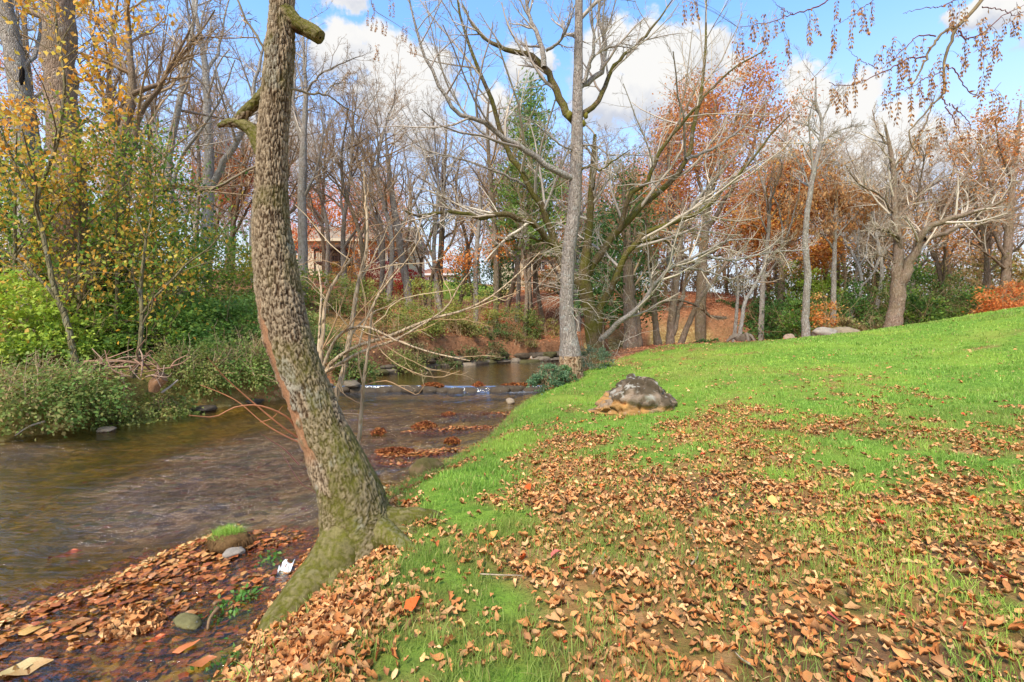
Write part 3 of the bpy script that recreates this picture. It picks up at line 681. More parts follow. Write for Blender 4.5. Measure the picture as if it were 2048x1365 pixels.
def build_leaning_tree():
    Y = 3.6; base = P(712, 1085, Y); base[2] = gz(base[0], base[1])
    t = Tree('leaning_tree', 'big leaning tree with ridged mossy bark growing from the creek bank', base, 5)
    cl = [(742, 1150), (728, 1085), (712, 1040), (698, 985), (664, 905), (640, 855), (617, 795), (587, 715), (566, 640), (554, 560), (544, 470), (543, 380), (545, 290), (552, 200), (560, 100), (565, 0)]
    rad = [.33, .305, .270, .232, .202, .188, .176, .172, .170, .160, .138, .116, .107, .103, .101, .083]
    pts = [P(a, b, Y - .02 * i * 0) for i, (a, b) in enumerate(cl)]; extra = [P(570, -160, Y), P(590, -420, Y + .1), P(570, -720, Y + .1)]
    def moss(q, s, a, d):
        n = fbm(q * np.array([6, 6, 3.2]) + 3, 4)
        up = d[..., 2] * .25; front = .08 * (-d[..., 1])
        m = sstep(.46, .60, n + .30 * sstep(.22, .02, s) + up + .05)
        m = np.maximum(m, .9 * sstep(.47, .58, n + .22 * sstep(.10, .03, s) + up))
        hi = sstep(.50, .62, n - .03 + .10 * sstep(.47, .55, s) - .02 * np.cos(a)); return np.clip(np.maximum(m, hi * .85), 0, 1) * (.86 - .4 * sstep(.08, .3, s)) * (.55 + .6 * sstep(.4, .6, fbm(q * np.array([14, 14, 7]) + 77, 3)))
    def flare(a, s):
        k = np.exp(-s * 26); return k * (.28 * np.maximum(0, np.cos(a * 3 + .4)) + .06 * np.cos(a * 7))
    def wood(q, s, a):          # the long strip of bare orange wood up the left side
        f = fbm(q * np.array([10, 10, 4]) + 50, 3)
        left = np.minimum(np.abs(((a - LEFT) + np.pi) % (2 * np.pi) - np.pi), 3.2)
        return sstep(.46, .34, left + 1.3 * (f - .5)) * sstep(.125, .15, s) * sstep(.31, .27, s) * sstep(.30, .42, f + .1)
    LEFT = .72
    mb = MB(); c, r = bark_skin(mb, np.array(pts + extra), rad + [.078, .065, .04], 136, 820, moss, 0.0, flare, cell=(78, 78, 13), depth=.0115, wood=wood)
    mb.build('trunk', M_BARKV, t.o)
    allmoss = lambda q, s, a, d: np.clip(sstep(.36, .52, fbm(q * 6 + 9, 3) + .3 * d[..., 2]), 0, 1)
    def root(pp, rad, nu=48, nv=120, seed=7.0):
        P3 = []
        for (px, py, yy, dz) in pp:
            p = P(px, py, yy); z = gz(p[0], p[1]); P3.append((p[0], p[1], z + dz))
        m = MB(); bark_skin(m, P3, rad, nu, nv, allmoss, seed, cell=(30, 30, 9), depth=.008); m.build('root', M_BARKV, t.o)
    root([(716, 1040, 3.58, .22), (672, 1105, 3.36, .07), (628, 1140, 3.22, .03), (585, 1180, 3.06, .0), (548, 1215, 2.94, -.03), (520, 1250, 2.84, -.10)], [.22, .20, .165, .13, .10, .05], seed=7)
    root([(735, 1045, 3.60, .16), (790, 1055, 3.62, .04), (835, 1052, 3.66, .01), (872, 1040, 3.74, -.02), (900, 1030, 3.8, -.08)], [.17, .12, .085, .055, .03], seed=13)
    root([(735, 1085, 3.5, .10), (775, 1092, 3.44, .02), (815, 1085, 3.46, -.01), (850, 1075, 3.5, -.07)], [.14, .085, .055, .03], 40, 100, 19)
    root([(705, 1075, 3.42, .10), (680, 1120, 3.25, .03), (668, 1150, 3.16, .0), (640, 1190, 3.04, -.05)], [.13, .085, .06, .03], 40, 110, 53)
    root([(760, 1070, 3.48, .09), (800, 1120, 3.30, .01), (822, 1150, 3.2, -.01), (860, 1165, 3.16, -.06)], [.10, .06, .04, .02], 36, 110, 59)
    root([(640, 1120, 3.25, .04), (600, 1125, 3.28, .02), (560, 1150, 3.2, .01), (520, 1165, 3.15, -.05)], [.07, .05, .035, .02], 30, 100, 67)
    root([(700, 1030, 3.75, .12), (665, 1062, 3.95, .03), (640, 1075, 4.1, -.05)], [.16, .10, .05], 40, 80, 23)
    def stub(pp, rad, name, seed, mossy=allmoss, dY=0):
        p3 = [P(a, b, Y + dY * i / len(pp)) for i, (a, b) in enumerate(pp)]; d = p3[-1] - p3[-2]; p3.append(p3[-1] + d * .04); rad = list(rad) + [.004]
        m = MB(); bark_skin(m, p3, rad, 44, 110, mossy, seed, cell=(36, 36, 14), depth=.007); m.build(name, M_BARKV, t.o)
    stub([(570, 30), (592, 48), (612, 58), (630, 68), (640, 76)], [.085, .062, .056, .054, .050], 'broken_limb', 31)
    stub([(540, 330), (520, 290), (508, 266), (490, 252), (470, 246), (450, 248), (436, 253)], [.075, .058, .050, .044, .036, .024, .010], 'mossy_limb', 37)
    stub([(476, 244), (488, 228), (505, 212), (520, 195), (545, 165)], [.034, .038, .036, .036, .04], 'mossy_limb', 41)
    # thin shoots leaving the trunk, some arching low over the creek
    m = MB()
    sh = [([(552, 130), (527, 96), (500, 50), (470, -10), (440, -80)], .012, -.2), ([(580, 178), (620, 186), (650, 190), (690, 215), (720, 235)], .011, .5), ([(650, 190), (665, 170), (700, 165)], .006, .3),
          ([(545, 330), (505, 336), (455, 362), (420, 381)], .010, -.3)]
    for pp, r0, dy in sh:
        p = spline(px_poly(pp, Y, dy), 14); p[1:-1] += t.g.normal(0, .006, (12, 3)); m = MB(); tube_batch(m, p[None], np.linspace(r0, r0 * .4, 14)[None], 5, np.array([lin(140, 124, 96)])); m.build('branch', M_TWIG, t.o)
        t.par.append((spline(p, 12), np.linspace(r0, r0 * .4, 12)))
    for pp, r0, dy in [([(600, 872), (575, 835), (520, 812), (470, 815), (430, 834), (378, 831)], .009, -.7), ([(602, 880), (560, 850), (500, 800), (450, 755), (415, 715)], .008, -.5), ([(610, 890), (570, 872), (525, 845), (470, 800), (400, 770)], .006, -.3),
                       ([(598, 930), (570, 900), (540, 880), (520, 866)], .005, -.3), ([(655, 1020), (630, 985), (600, 965), (560, 900)], .004, -.4), ([(470, 800), (440, 785), (428, 770)], .004, -.2), ([(520, 845), (545, 836), (566, 812)], .004, 0)]:
        p = spline(px_poly(pp, Y, dy), 16); m = MB(); tube_batch(m, p[None], np.linspace(r0, r0 * .35, 16)[None], 5, np.array([lin(178, 118, 80)])); m.build('sprout', M_TWIG, t.o)
    # crown above the frame
    for pp, dy in [([(568, -100), (660, -300), (760, -420), (900, -520)], 2.0), ([(575, -200), (440, -380), (300, -520)], .5), ([(580, -350), (640, -560), (700, -800)], -1.0), ([(560, -150), (470, -260), (380, -300)], 1.5), ([(585, -400), (520, -600), (480, -820)], 1.0)]:
        t.limb(px_poly(pp, Y, dy), .06, .015, M_GREY)
    t.twigs([(6, .2, 1, .9, .5), (5, .2, 1, .8, .5), (4, .2, 1, .7, .5)], TW_BROWN, up=.0)
build_leaning_tree()

# ---------- many-stemmed sapling behind the leaning trunk
def build_stem_clump():
    Y = 4.45; b = P(676, 985, Y); b[2] = gz(b[0], b[1])
    t = Tree('sapling_clump', 'bare pale tan sapling of several bent stems behind the leaning trunk', b, 11)
    mt = M_TAN; root = (676, 1000)
    S = [([root, (668, 900), (672, 805), (688, 735), (703, 655), (712, 590), (722, 545), (733, 500), (734, 440), (729, 370), (726, 320)], .033, .006, .4),
         ([(690, 1000), (712, 920), (724, 810), (727, 765), (738, 690), (742, 640), (752, 600), (780, 560), (815, 520), (845, 470)], .021, .004, -.2),
         ([root, (655, 880), (642, 730), (646, 660), (652, 600), (672, 560), (690, 535), (705, 515)], .026, .010, .1),
         ([root, (650, 860), (638, 735), (640, 640), (643, 590), (640, 560), (636, 530)], .020, .006, .6),
         ([root, (640, 850), (640, 770), (660, 700), (690, 662), (735, 655), (790, 680), (860, 705), (940, 722)], .022, .004, -.3),
         ([root, (640, 830), (650, 745), (700, 700), (780, 672), (860, 640), (930, 620), (985, 592), (1040, 545), (1080, 505)], .024, .005, .2),
         ([(650, 745), (720, 706), (790, 680), (860, 640), (895, 612), (920, 570), (940, 545)], .014, .005, .0)]
    for pp, r0, r1, dy in S: t.limb(px_poly(pp, Y, dy), r0 * 1.2, r1 * 1.3, mt, name='stem', n=34, wob=.12, carry=True)
    m = MB()
    for pp, r0, dy in [([(742, 640), (760, 700), (815, 740), (870, 755), (920, 742)], .006, -.2), ([(742, 640), (770, 690), (840, 730), (905, 748)], .005, -.3), ([(733, 500), (760, 470), (790, 440), (830, 405)], .006, .3), ([(728, 540), (770, 500), (805, 455), (830, 420)], .007, .2),
                       ([(738, 690), (700, 660), (660, 610), (610, 560)], .005, -.2), ([(724, 810), (690, 790), (655, 745)], .005, 0), ([(732, 770), (770, 762), (800, 772), (833, 790), (850, 770)], .006, -.3), ([(700, 520), (660, 490), (620, 440), (590, 410)], .006, .2),
                       ([(705, 515), (718, 470), (730, 445), (760, 400)], .006, .2), ([(652, 600), (620, 560), (590, 550)], .005, -.1), ([(690, 535), (640, 520), (600, 530)], .005, .1), ([(720, 830), (660, 824), (610, 820), (570, 770), (535, 750)], .006, -.5),
                       ([(722, 545), (790, 530), (860, 525), (920, 500)], .006, .3), ([(735, 655), (760, 640), (800, 600), (870, 585), (910, 580)], .006, .0), ([(985, 592), (1010, 600), (1040, 580)], .004, 0), ([(860, 640), (930, 640), (985, 655)], .004, -.1)]:
        p = spline(px_poly(pp, Y, dy), 14); p[1:-1] += t.g.normal(0, .004, (12, 3)); m = MB(); tube_batch(m, p[None], np.linspace(r0, r0 * .4, 14)[None], 5, palette(TW_TAN, 1, t.g, .1)); m.build('branch', M_TWIG, t.o)
        t.par.append((spline(p, 12), np.linspace(r0, r0 * .4, 12)))
    t.twigs([(3, .35, 1, .6, .32), (2, .2, 1, .6, .4)], TW_TAN, up=.02, minr=.0016)
build_stem_clump()

# ---------- tall tree in the middle with a straight pale trunk
def build_centre_tree():
    Y = 13.0; b = P(1141, 766, Y); b[2] = gz(b[0], b[1])
    t = Tree('tall_tree', 'tall straight pale trunked bare tree at the creek edge, its base bare of bark', b, 21)
    tp = [(1142, 775), (1141, 745), (1140, 705), (1138, 680), (1133, 610), (1136, 520), (1146, 440), (1151, 370), (1154, 290), (1155, 207), (1157, 103), (1158, 0), (1160, -120), (1150, -300)]
    t.trunk(px_poly(tp, Y), [.35, .33, .32, .26, .20, .19, .19, .185, .18, .15, .125, .11, .09, .05], M_GREY2, 16, 60, carry=(.55, 1), wob=.01)
    # strip of dead grey-brown wood and the torn bark above it
    mb = MB(); pts = px_poly([(1141, 764), (1141, 740), (1141, 712)], Y - .02); bark_skin(mb, pts, [.385, .345, .315], 90, 80, lambda q, s, a, d: np.zeros(q.shape[:2]), 61., cell=(13, 13, 1.6), depth=.03, wood=lambda q, s, a: np.full(q.shape[:2], .3)); mb.build('bare_wood', M_BARKV, t.o)
    G, D = M_GREY, M_MOSSY
    LIM = [([(1155, 250), (1146, 238), (1136, 228), (1115, 188), (1100, 155), (1085, 132), (1062, 108), (1010, 99), (980, 84), (950, 55), (925, 10)], .13, .03, 1.2, D), ([(1088, 136), (1086, 100), (1070, 60), (1055, 20), (1050, -60)], .085, .03, .4, G), ([(1092, 102), (1118, 84), (1135, 55), (1150, 10)], .05, .015, -.6, G),
           ([(1156, 178), (1180, 160), (1200, 148), (1209, 122), (1208, 80), (1198, 40), (1202, -40)], .09, .03, .8, G), ([(1165, 168), (1180, 130), (1188, 90), (1184, 40), (1180, -20)], .06, .02, -.4, G), ([(1207, 100), (1235, 92), (1270, 100)], .035, .01, -.4, G),
           ([(1155, 240), (1172, 222), (1198, 200), (1212, 165), (1238, 122), (1275, 88), (1310, 50), (1345, 0)], .09, .02, 1.5, M_MOSSY), ([(1152, 360), (1136, 352), (1090, 326), (1040, 296), (1000, 272), (972, 248), (914, 226), (893, 193), (852, 120), (831, 52), (815, -20)], .10, .02, -1.5, G),
           ([(1150, 345), (1185, 332), (1200, 342), (1230, 320), (1260, 300)], .045, .012, -1.0, D), ([(1152, 292), (1190, 292), (1220, 310), (1260, 310), (1300, 312)], .03, .01, -.8, G), ([(1150, 300), (1120, 290), (1060, 240), (1020, 230)], .03, .01, -1.2, G)]
    for pp, r0, r1, dy, m in LIM: t.limb(px_poly(pp, Y, dy), r0, r1, m, n=22)
    t.twigs([(9, .2, 1, .75, .42), (6, .15, 1, .7, .45), (5, .1, 1, .65, .5)], TW_GREY, up=.05, minr=.0045)
    mb = MB()   # moss cushions in the crotches
    for (px, py, r) in [(1138, 232, .12), (1150, 246, .10), (1172, 232, .09), (1166, 248, .10)]:
        m2 = rock_mb(P(px, py, Y), (r * .8, r * .8, r * 1.2), px * .1, lin(112, 104, 40), sub=10); mb.add(m2.V[0], m2.Q[0], col=m2.Cc[0])
    mb.build('moss_cushion', M_BARKV, t.o)
    # bare drooping shoots at the lower trunk
    g = t.g; n = 70; p0 = np.array([P(1135 + g.normal(0, 6), g.uniform(300, 640), Y) for _ in range(n)]); d = g.normal(0, 1, (n, 3)) * np.array([1, .7, .3]) + np.array([0, -.3, .1])
    Pt, R = grow(p0, d, g.uniform(.5, 1.7, n), np.full(n, .008), 8, .16, -.05, .3, g); mb = MB(); tube_batch(mb, Pt, R, 3, palette(TW_PALE, n, g))
    q0, dd, ll, rr = children(Pt, R, g.uniform(.5, 1.2, n), 5, .2, 1, .7, .5, .6, g); Pt, R = grow(q0, dd, ll, np.maximum(rr, .003), 5, .15, -.05, .4, g); tube_batch(mb, Pt, R, 3, palette(TW_PALE, len(Pt), g)); mb.build('dead_shoots', M_TWIG, t.o)
build_centre_tree()

# ---------- wide mossy tree behind it
def build_mossy_tree():
    Y = 16.0; b = P(1195, 722, Y); b[2] = gz(b[0], b[1])
    t = Tree('spreading_tree', 'wide spreading bare tree with long moss covered limbs behind the tall pale trunk', b, 31)
    D, G = M_MOSSY, M_GREY
    t.trunk(px_poly([(1196, 740), (1190, 700), (1182, 640), (1174, 590), (1168, 550), (1176, 480), (1182, 400), (1186, 330), (1190, 270)], Y), [.34, .28, .24, .23, .21, .14, .12, .10, .06], D, 12, 40, carry=(.5, 1))
    LIM = [([(1172, 590), (1150, 560), (1128, 530), (1114, 496), (1100, 468), (1086, 413), (1062, 379), (1035, 330), (1010, 293), (986, 207), (955, 138), (925, 50), (912, -30)], .15, .03, -.8, D), ([(1120, 505), (1098, 476), (1062, 446), (1010, 431), (960, 436), (930, 428), (880, 426), (835, 433), (805, 420)], .13, .03, -3.0, D),
           ([(1100, 488), (1060, 476), (1020, 480), (985, 496)], .05, .02, -1.5, D), ([(1168, 590), (1175, 548), (1202, 499), (1236, 462), (1258, 436), (1300, 398), (1340, 362), (1372, 320), (1392, 240), (1408, 140), (1412, 30), (1412, -40)], .155, .02, 1.0, D), ([(1238, 462), (1252, 405), (1272, 380), (1295, 365), (1317, 310), (1350, 262), (1385, 225), (1450, 150), (1530, 100)], .09, .02, -1.2, D),
           ([(1196, 668), (1207, 600), (1226, 562), (1241, 522), (1270, 489), (1300, 460), (1344, 446), (1400, 425), (1450, 375), (1500, 325), (1540, 270), (1580, 230)], .135, .02, -1.5, D), ([(1268, 490), (1300, 480), (1330, 482), (1356, 510)], .06, .02, -.8, D), ([(1194, 695), (1226, 655), (1275, 618), (1312, 567), (1344, 535), (1402, 508), (1450, 484), (1500, 478)], .105, .02, -2.0, M_GREY),
           ([(1336, 540), (1344, 500), (1356, 464), (1380, 420), (1420, 370), (1480, 300)], .10, .02, -1.0, G), ([(1402, 508), (1460, 520), (1540, 505), (1620, 500)], .05, .012, -1.0, M_PALE), ([(1350, 530), (1420, 545), (1470, 560), (1520, 555)], .05, .012, -1.4, G), ([(1372, 320), (1440, 290), (1500, 240), (1560, 170)], .06, .015, 1., G),
           ([(1010, 293), (960, 260), (900, 180), (870, 90), (850, 0)], .05, .012, -.5, G), ([(1062, 379), (1010, 350), (930, 320), (850, 300), (790, 250)], .05, .012, -1.5, G)]
    for pp, r0, r1, dy, m in LIM: t.limb(px_poly(pp, Y, dy), r0, r1, m, n=24, k=8)
    t.twigs([(12, .2, 1, .7, .40), (7, .15, 1, .7, .45), (5, .1, 1, .65, .5)], TW_PALE + TW_GREY[:1], up=.04, minr=.005)
    g = t.g; n = 60; p0 = np.array([P(g.uniform(1120, 1260), g.uniform(480, 690), Y - g.uniform(0, 1)) for _ in range(n)]); d = g.normal(0, 1, (n, 3)) * np.array([1, .7, .6])
    Pt, R = grow(p0, d, g.uniform(.5, 2.0, n), np.full(n, .009), 8, .16, -.04, .3, g); mb = MB(); tube_batch(mb, Pt, R, 3, palette(TW_PALE, n, g))
    q0, dd, ll, rr = children(Pt, R, g.uniform(.5, 1.2, n), 5, .2, 1, .7, .5, .6, g); Pt, R = grow(q0, dd, ll, np.maximum(rr, .003), 5, .15, -.05, .4, g); tube_batch(mb, Pt, R, 3, palette(TW_PALE, len(Pt), g)); mb.build('dead_shoots', M_TWIG, t.o)
build_mossy_tree()

# ---------- trees that the photo shows limb by limb
def measured(name, label, Y, trunk, rad, limbs, bark, tw, seed, spec=((10, .2, 1, .75, .42), (6, .15, 1, .7, .5), (4, .1, 1, .65, .55)), group=None, minr=.0065, up=.04, cat='tree', topped=0, dY=0, fol=None):
    x, y = trunk[0]; b = P(x, y, Y); b[2] = gz(b[0], b[1])
    t = Tree(name, label, b, seed, cat, group)
    p3 = px_poly(trunk, Y, dY); p3[0, 2] = min(p3[0, 2], b[2] - .1)
    if p3[0, 2] > b[2] + .05: p3 = np.vstack([[b[0], b[1], b[2] - .1], p3]); rad = [rad[0] * 1.2] + list(rad)
    t.trunk(p3, rad, bark, 10, 36, carry=(.45, 1))
    for lm in limbs: t.limb(px_poly(lm[0], Y, lm[3] if len(lm) > 3 else 0), lm[1], lm[2], lm[4] if len(lm) > 4 else bark)
    if topped: t.auto_limbs(topped, .5, 1, .6, .4, bark)
    if spec: t.twigs(list(spec), tw, up=up, minr=minr)
    for f in (fol or []): t.foliage(*f[0], **f[1])
    return t

YEL = [lin(246, 180, 70), lin(240, 194, 84), lin(234, 160, 56), lin(214, 194, 74), lin(250, 196, 104)]
GRN = [lin(108, 148, 56), lin(138, 170, 64), lin(84, 122, 50), lin(168, 184, 68)]
ORG = [lin(232, 146, 70), lin(240, 164, 88), lin(220, 128, 60), lin(234, 182, 114), lin(208, 130, 74)]
RED = [lin(200, 62, 48), lin(178, 44, 46), lin(214, 90, 66)]
TAN = [lin(200, 148, 92), lin(182, 126, 72), lin(214, 170, 112), lin(168, 116, 74)]
DGR = [lin(74, 112, 54), lin(94, 132, 66), lin(60, 94, 48), lin(116, 142, 76)]
BUSH = [lin(136, 172, 82), lin(112, 150, 68), lin(164, 192, 100), lin(94, 130, 60)]
BRIGHT = [lin(188, 204, 72), lin(170, 194, 66), lin(206, 212, 98), lin(148, 176, 62)]

def build_measured():
    measured('sycamore_tree', 'thick brown trunk rising behind yellow leaves on the left bank, broadest at its flared foot', 11.0,
             [(112, 700), (118, 660), (128, 620), (143, 560), (143, 480), (141, 400), (136, 320), (127, 250), (121, 180), (118, 100), (116, 0), (116, -200), (110, -500)], [.62, .46, .38, .33, .32, .32, .32, .31, .31, .32, .31, .22, .08],
             [([(118, 60), (60, 20), (-40, -60)], .10, .03, 1), ([(120, -60), (190, -160), (260, -320)], .12, .03, 2), ([(116, -150), (30, -260), (-60, -420)], .11, .03, -1), ([(112, 690), (86, 680), (60, 700), (40, 720)], .22, .10, -.3)], M_BROWN, TW_BROWN, 101, spec=((5, .3, 1, .7, .35), (4, .2, 1, .65, .4), (4, .1, 1, .6, .5)))
    t = measured('hollow_tree', 'grey trunk with a dark hollow at the far left edge, leaning slightly right', 12.0,
             [(60, 700), (58, 620), (56, 520), (54, 420), (50, 320), (46, 240), (40, 170), (26, 100), (10, 20), (0, -60), (-20, -260)], [.28, .25, .23, .22, .22, .22, .22, .20, .20, .16, .06],
             [([(44, 140), (70, 110), (80, 60), (90, -40)], .06, .02, 1), ([(20, 80), (-40, 20), (-90, -60)], .08, .02, 1), ([(48, 260), (20, 230), (-30, 200)], .05, .02, -.5)], M_GREY, TW_GREY, 102, spec=((5, .3, 1, .7, .35), (4, .2, 1, .65, .4), (4, .1, 1, .6, .5)))
    mb = MB(); m2 = rock_mb(P(44, 152, 11.80), (.075, .05, .26), 3., lin(26, 20, 16), sub=12, rough=.15); mb.add(m2.V[0], m2.Q[0], col=m2.Cc[0]); mb.build('hollow', M_BARKV, t.o)  # solid near-black lump paints the shade inside the hollow
    measured('twin_stemmed_tree', 'brown twin stemmed tree left of the leaning trunk, above the curved dark branch', 15.5,
             [(216, 610), (215, 520), (217, 413), (224, 344), (240, 305), (257, 224), (265, 190), (262, 140), (253, 0), (250, -100)], [.24, .2, .18, .17, .16, .15, .14, .10, .07, .03],
             [([(216, 470), (232, 400), (247, 350), (262, 303), (282, 224), (313, 186), (337, 138), (380, 60)], .15, .03, -.6), ([(264, 190), (310, 172), (340, 140), (365, 110), (396, 69), (430, 20)], .09, .02, -.6), ([(240, 440), (280, 410), (310, 392), (335, 376), (365, 372), (395, 380), (420, 381), (455, 362), (505, 336)], .10, .03, -2.5, M_DARK), ([(258, 150), (230, 90), (220, 20), (200, -60)], .06, .02, .8), ([(300, 400), (350, 396), (400, 410)], .04, .01, -.4, M_DARK)], M_BROWN, TW_BROWN, 103)
    measured('lichened_tree', 'pale grey lichened tree with a bend in its trunk left of the leaning trunk', 18.0,
             [(362, 600), (357, 540), (352, 500), (341, 450), (335, 390), (334, 330), (345, 270), (360, 200), (372, 120), (390, 30), (400, -60)], [.26, .24, .22, .2, .18, .17, .13, .11, .09, .06, .03],
             [([(334, 335), (318, 280), (290, 220), (270, 150), (240, 60)], .09, .02, 1), ([(338, 410), (355, 330), (395, 270), (440, 200), (470, 120)], .08, .02, -1), ([(340, 300), (300, 290), (240, 270)], .05, .015, 1)], M_PALE, TW_GREY, 104)
    measured('forked_grey_tree', 'grey forked tree whose right stem leans towards the big leaning trunk', 19.5,
             [(410, 590), (413, 500), (417, 400), (417, 350), (418, 293), (414, 200), (411, 138), (402, 80), (386, 0), (376, -80)], [.26, .24, .23, .22, .18, .15, .13, .10, .08, .03],
             [([(416, 390), (434, 352), (460, 310), (482, 268), (500, 210), (516, 148), (530, 80)], .16, .04, -.5), ([(412, 150), (440, 90), (450, 30), (470, -40)], .07, .02, 1), ([(402, 95), (380, 50), (372, -20)], .06, .02, -1), ([(418, 300), (380, 250), (330, 220), (290, 200)], .06, .015, -1)], M_PALE, TW_GREY, 105)
    measured('forked_slim_tree', 'slim grey tree right beside the leaning trunk, forking high up', 22.0,
             [(606, 600), (606, 500), (604, 396), (606, 330), (607, 285), (610, 230), (612, 180), (608, 120), (606, 40)], [.24, .22, .2, .19, .15, .12, .10, .07, .03],
             [([(606, 290), (594, 250), (586, 200), (590, 150), (580, 60)], .11, .02, .6), ([(605, 400), (632, 340), (645, 270), (640, 200)], .07, .02, -1), ([(612, 190), (640, 150), (700, 120), (730, 110)], .06, .015, -1)], M_GREY, TW_GREY, 106)
    measured('pool_side_tree', 'dark trunk standing in leaf litter above the far edge of the pool', 25.0, [(991, 684), (991, 640), (993, 560), (990, 480), (985, 400), (978, 320), (975, 240), (980, 180)], [.20, .16, .15, .14, .13, .11, .08, .03], [([(990, 500), (1010, 450), (1030, 400)], .06, .02, 1), ([(986, 410), (960, 360), (930, 320)], .06, .02, -1)], M_DARK, TW_BROWN, 107)
    measured('ivy_tree', 'bent grey trunk wrapped in ivy left of the bright far lawn', 27.0, [(818, 620), (815, 580), (806, 530), (798, 480), (790, 430), (783, 380), (776, 320), (770, 260)], [.26, .24, .22, .21, .2, .16, .12, .04], [([(795, 470), (820, 420), (850, 360), (860, 300)], .10, .03, 1), ([(785, 390), (750, 340), (730, 280)], .09, .02, 1), ([(800, 500), (840, 460), (880, 400)], .06, .02, -1)], M_GREY, TW_BROWN, 108,
             fol=[((1500, .13, DGR), dict(name='ivy', spread=.4, level=0, clip=lambda p: (p[:, 2] < 8.5)))])
    measured('dark_trunk_tree', 'dark straight trunk in front of the bright far lawn', 28.0, [(880, 650), (881, 610), (880, 540), (884, 470), (886, 400), (890, 320), (894, 240)], [.22, .19, .18, .17, .15, .10, .03], [([(882, 560), (860, 500), (840, 440), (825, 380)], .09, .03, 1), ([(884, 480), (920, 450), (950, 420), (990, 400)], .07, .02, -1), ([(886, 410), (870, 340), (850, 260)], .07, .02, 1)], M_DARK, TW_BROWN, 109)
    measured('leaning_slim_tree', 'slim leaning stem just left of the dark trunk by the far lawn', 27.0, [(860, 645), (860, 600), (862, 560), (872, 530), (890, 505), (905, 480), (915, 430), (920, 360)], [.12, .11, .10, .09, .08, .07, .05, .02], [], M_DARK, TW_BROWN, 110)
    measured('maple_sapling', 'slim tree hung with small orange leaves right of the bright far lawn', 26.0, [(951, 660), (952, 600), (951, 540), (955, 480), (960, 420), (958, 350)], [.17, .15, .14, .13, .10, .03], [([(952, 560), (920, 530), (890, 520)], .03, .01, -1), ([(953, 520), (985, 500), (1010, 480)], .03, .01, -1)], M_GREY, TW_BROWN, 111,
             fol=[((2400, .13, ORG[:3]), dict(spread=.35, level=1, clip=lambda p: p[:, 2] < 7.2))])
    measured('right_forked_tree', 'low forked brown tree at the far edge of the lawn, its right limb bent outward', 21.0,
             [(1784, 672), (1788, 640), (1793, 610), (1797, 575), (1794, 534), (1797, 507), (1792, 450), (1789, 413), (1787, 344), (1779, 293), (1770, 250)], [.42, .33, .30, .31, .21, .2, .14, .12, .11, .08, .04],
             [([(1798, 585), (1808, 555), (1826, 512), (1836, 490), (1845, 475), (1858, 456), (1880, 446), (1915, 434), (1960, 420), (2010, 400)], .23, .05, -1.5), ([(1797, 510), (1799, 486), (1790, 470), (1778, 463), (1760, 459), (1740, 462)], .13, .03, -.6, M_DARK), ([(1848, 478), (1880, 470), (1915, 455), (1960, 450), (2020, 430)], .13, .03, .5), ([(1785, 350), (1810, 320), (1830, 280), (1850, 250), (1870, 190)], .07, .02, -.6), ([(1779, 295), (1755, 260), (1745, 220)], .05, .02, .5),
              ([(1792, 440), (1820, 410), (1850, 380), (1890, 340)], .06, .02, .5), ([(1790, 430), (1760, 390), (1720, 370), (1690, 330)], .06, .02, -.5), ([(1880, 446), (1900, 400), (1930, 350), (1980, 290), (2030, 250)], .07, .02, .4), ([(1795, 530), (1770, 515), (1735, 508)], .04, .012, -.6), ([(1930, 428), (1980, 380), (2040, 330), (2090, 300)], .05, .02, 1)], M_BROWN, TW_PALE, 112, minr=.005, up=.03)
    measured('thin_grey_tree', 'thin straight grey trunk at the far edge of the lawn beside the orange shrub', 19.5,
             [(1612, 682), (1611, 640), (1612, 600), (1616, 545), (1611, 500), (1613, 440), (1620, 390), (1627, 344), (1641, 286), (1643, 241), (1632, 207), (1632, 155)], [.19, .15, .14, .135, .12, .11, .10, .10, .08, .06, .05, .02],
             [([(1622, 380), (1600, 330), (1575, 290), (1550, 270)], .05, .015, .6), ([(1641, 290), (1670, 265), (1720, 250)], .045, .012, -.6), ([(1643, 245), (1665, 200), (1690, 170)], .04, .012, .3), ([(1640, 270), (1610, 250), (1590, 245)], .03, .01, .3), ([(1628, 345), (1660, 310), (1710, 260)], .04, .01, .8)], M_GREY, TW_GREY, 113,
             fol=[((420, .13, ORG + YEL[:1]), dict(spread=.12, level=1, clip=lambda p: p[:, 2] < 9.4))])
    # the big russet maple and its neighbours
    measured('russet_maple', 'large russet orange maple crown right of the spreading mossy tree', 29.0, [(1400, 670), (1402, 600), (1405, 520), (1412, 440), (1420, 360), (1428, 280), (1432, 200)], [.35, .32, .28, .25, .2, .13, .05],
             [([(1405, 500), (1370, 430), (1345, 360), (1335, 280), (1340, 220)], .16, .04, 1), ([(1408, 470), (1450, 400), (1490, 330), (1515, 260), (1535, 200)], .16, .04, 1), ([(1410, 450), (1430, 360), (1460, 280), (1480, 200), (1490, 170)], .14, .03, -1.5), ([(1405, 520), (1470, 470), (1540, 430), (1590, 390)], .13, .03, -1), ([(1404, 540), (1340, 490), (1290, 440), (1260, 400)], .13, .03, -1), ([(1415, 420), (1390, 330), (1385, 260), (1400, 190)], .12, .03, 2), ([(1405, 520), (1480, 500), (1560, 490)], .10, .03, 2)],
             M_DARK, TW_BROWN, 114, spec=((8, .25, 1, .75, .40), (5, .15, 1, .7, .5), (3, .1, 1, .65, .55)), fol=[((28000, .175, ORG + TAN), dict(spread=.5))])
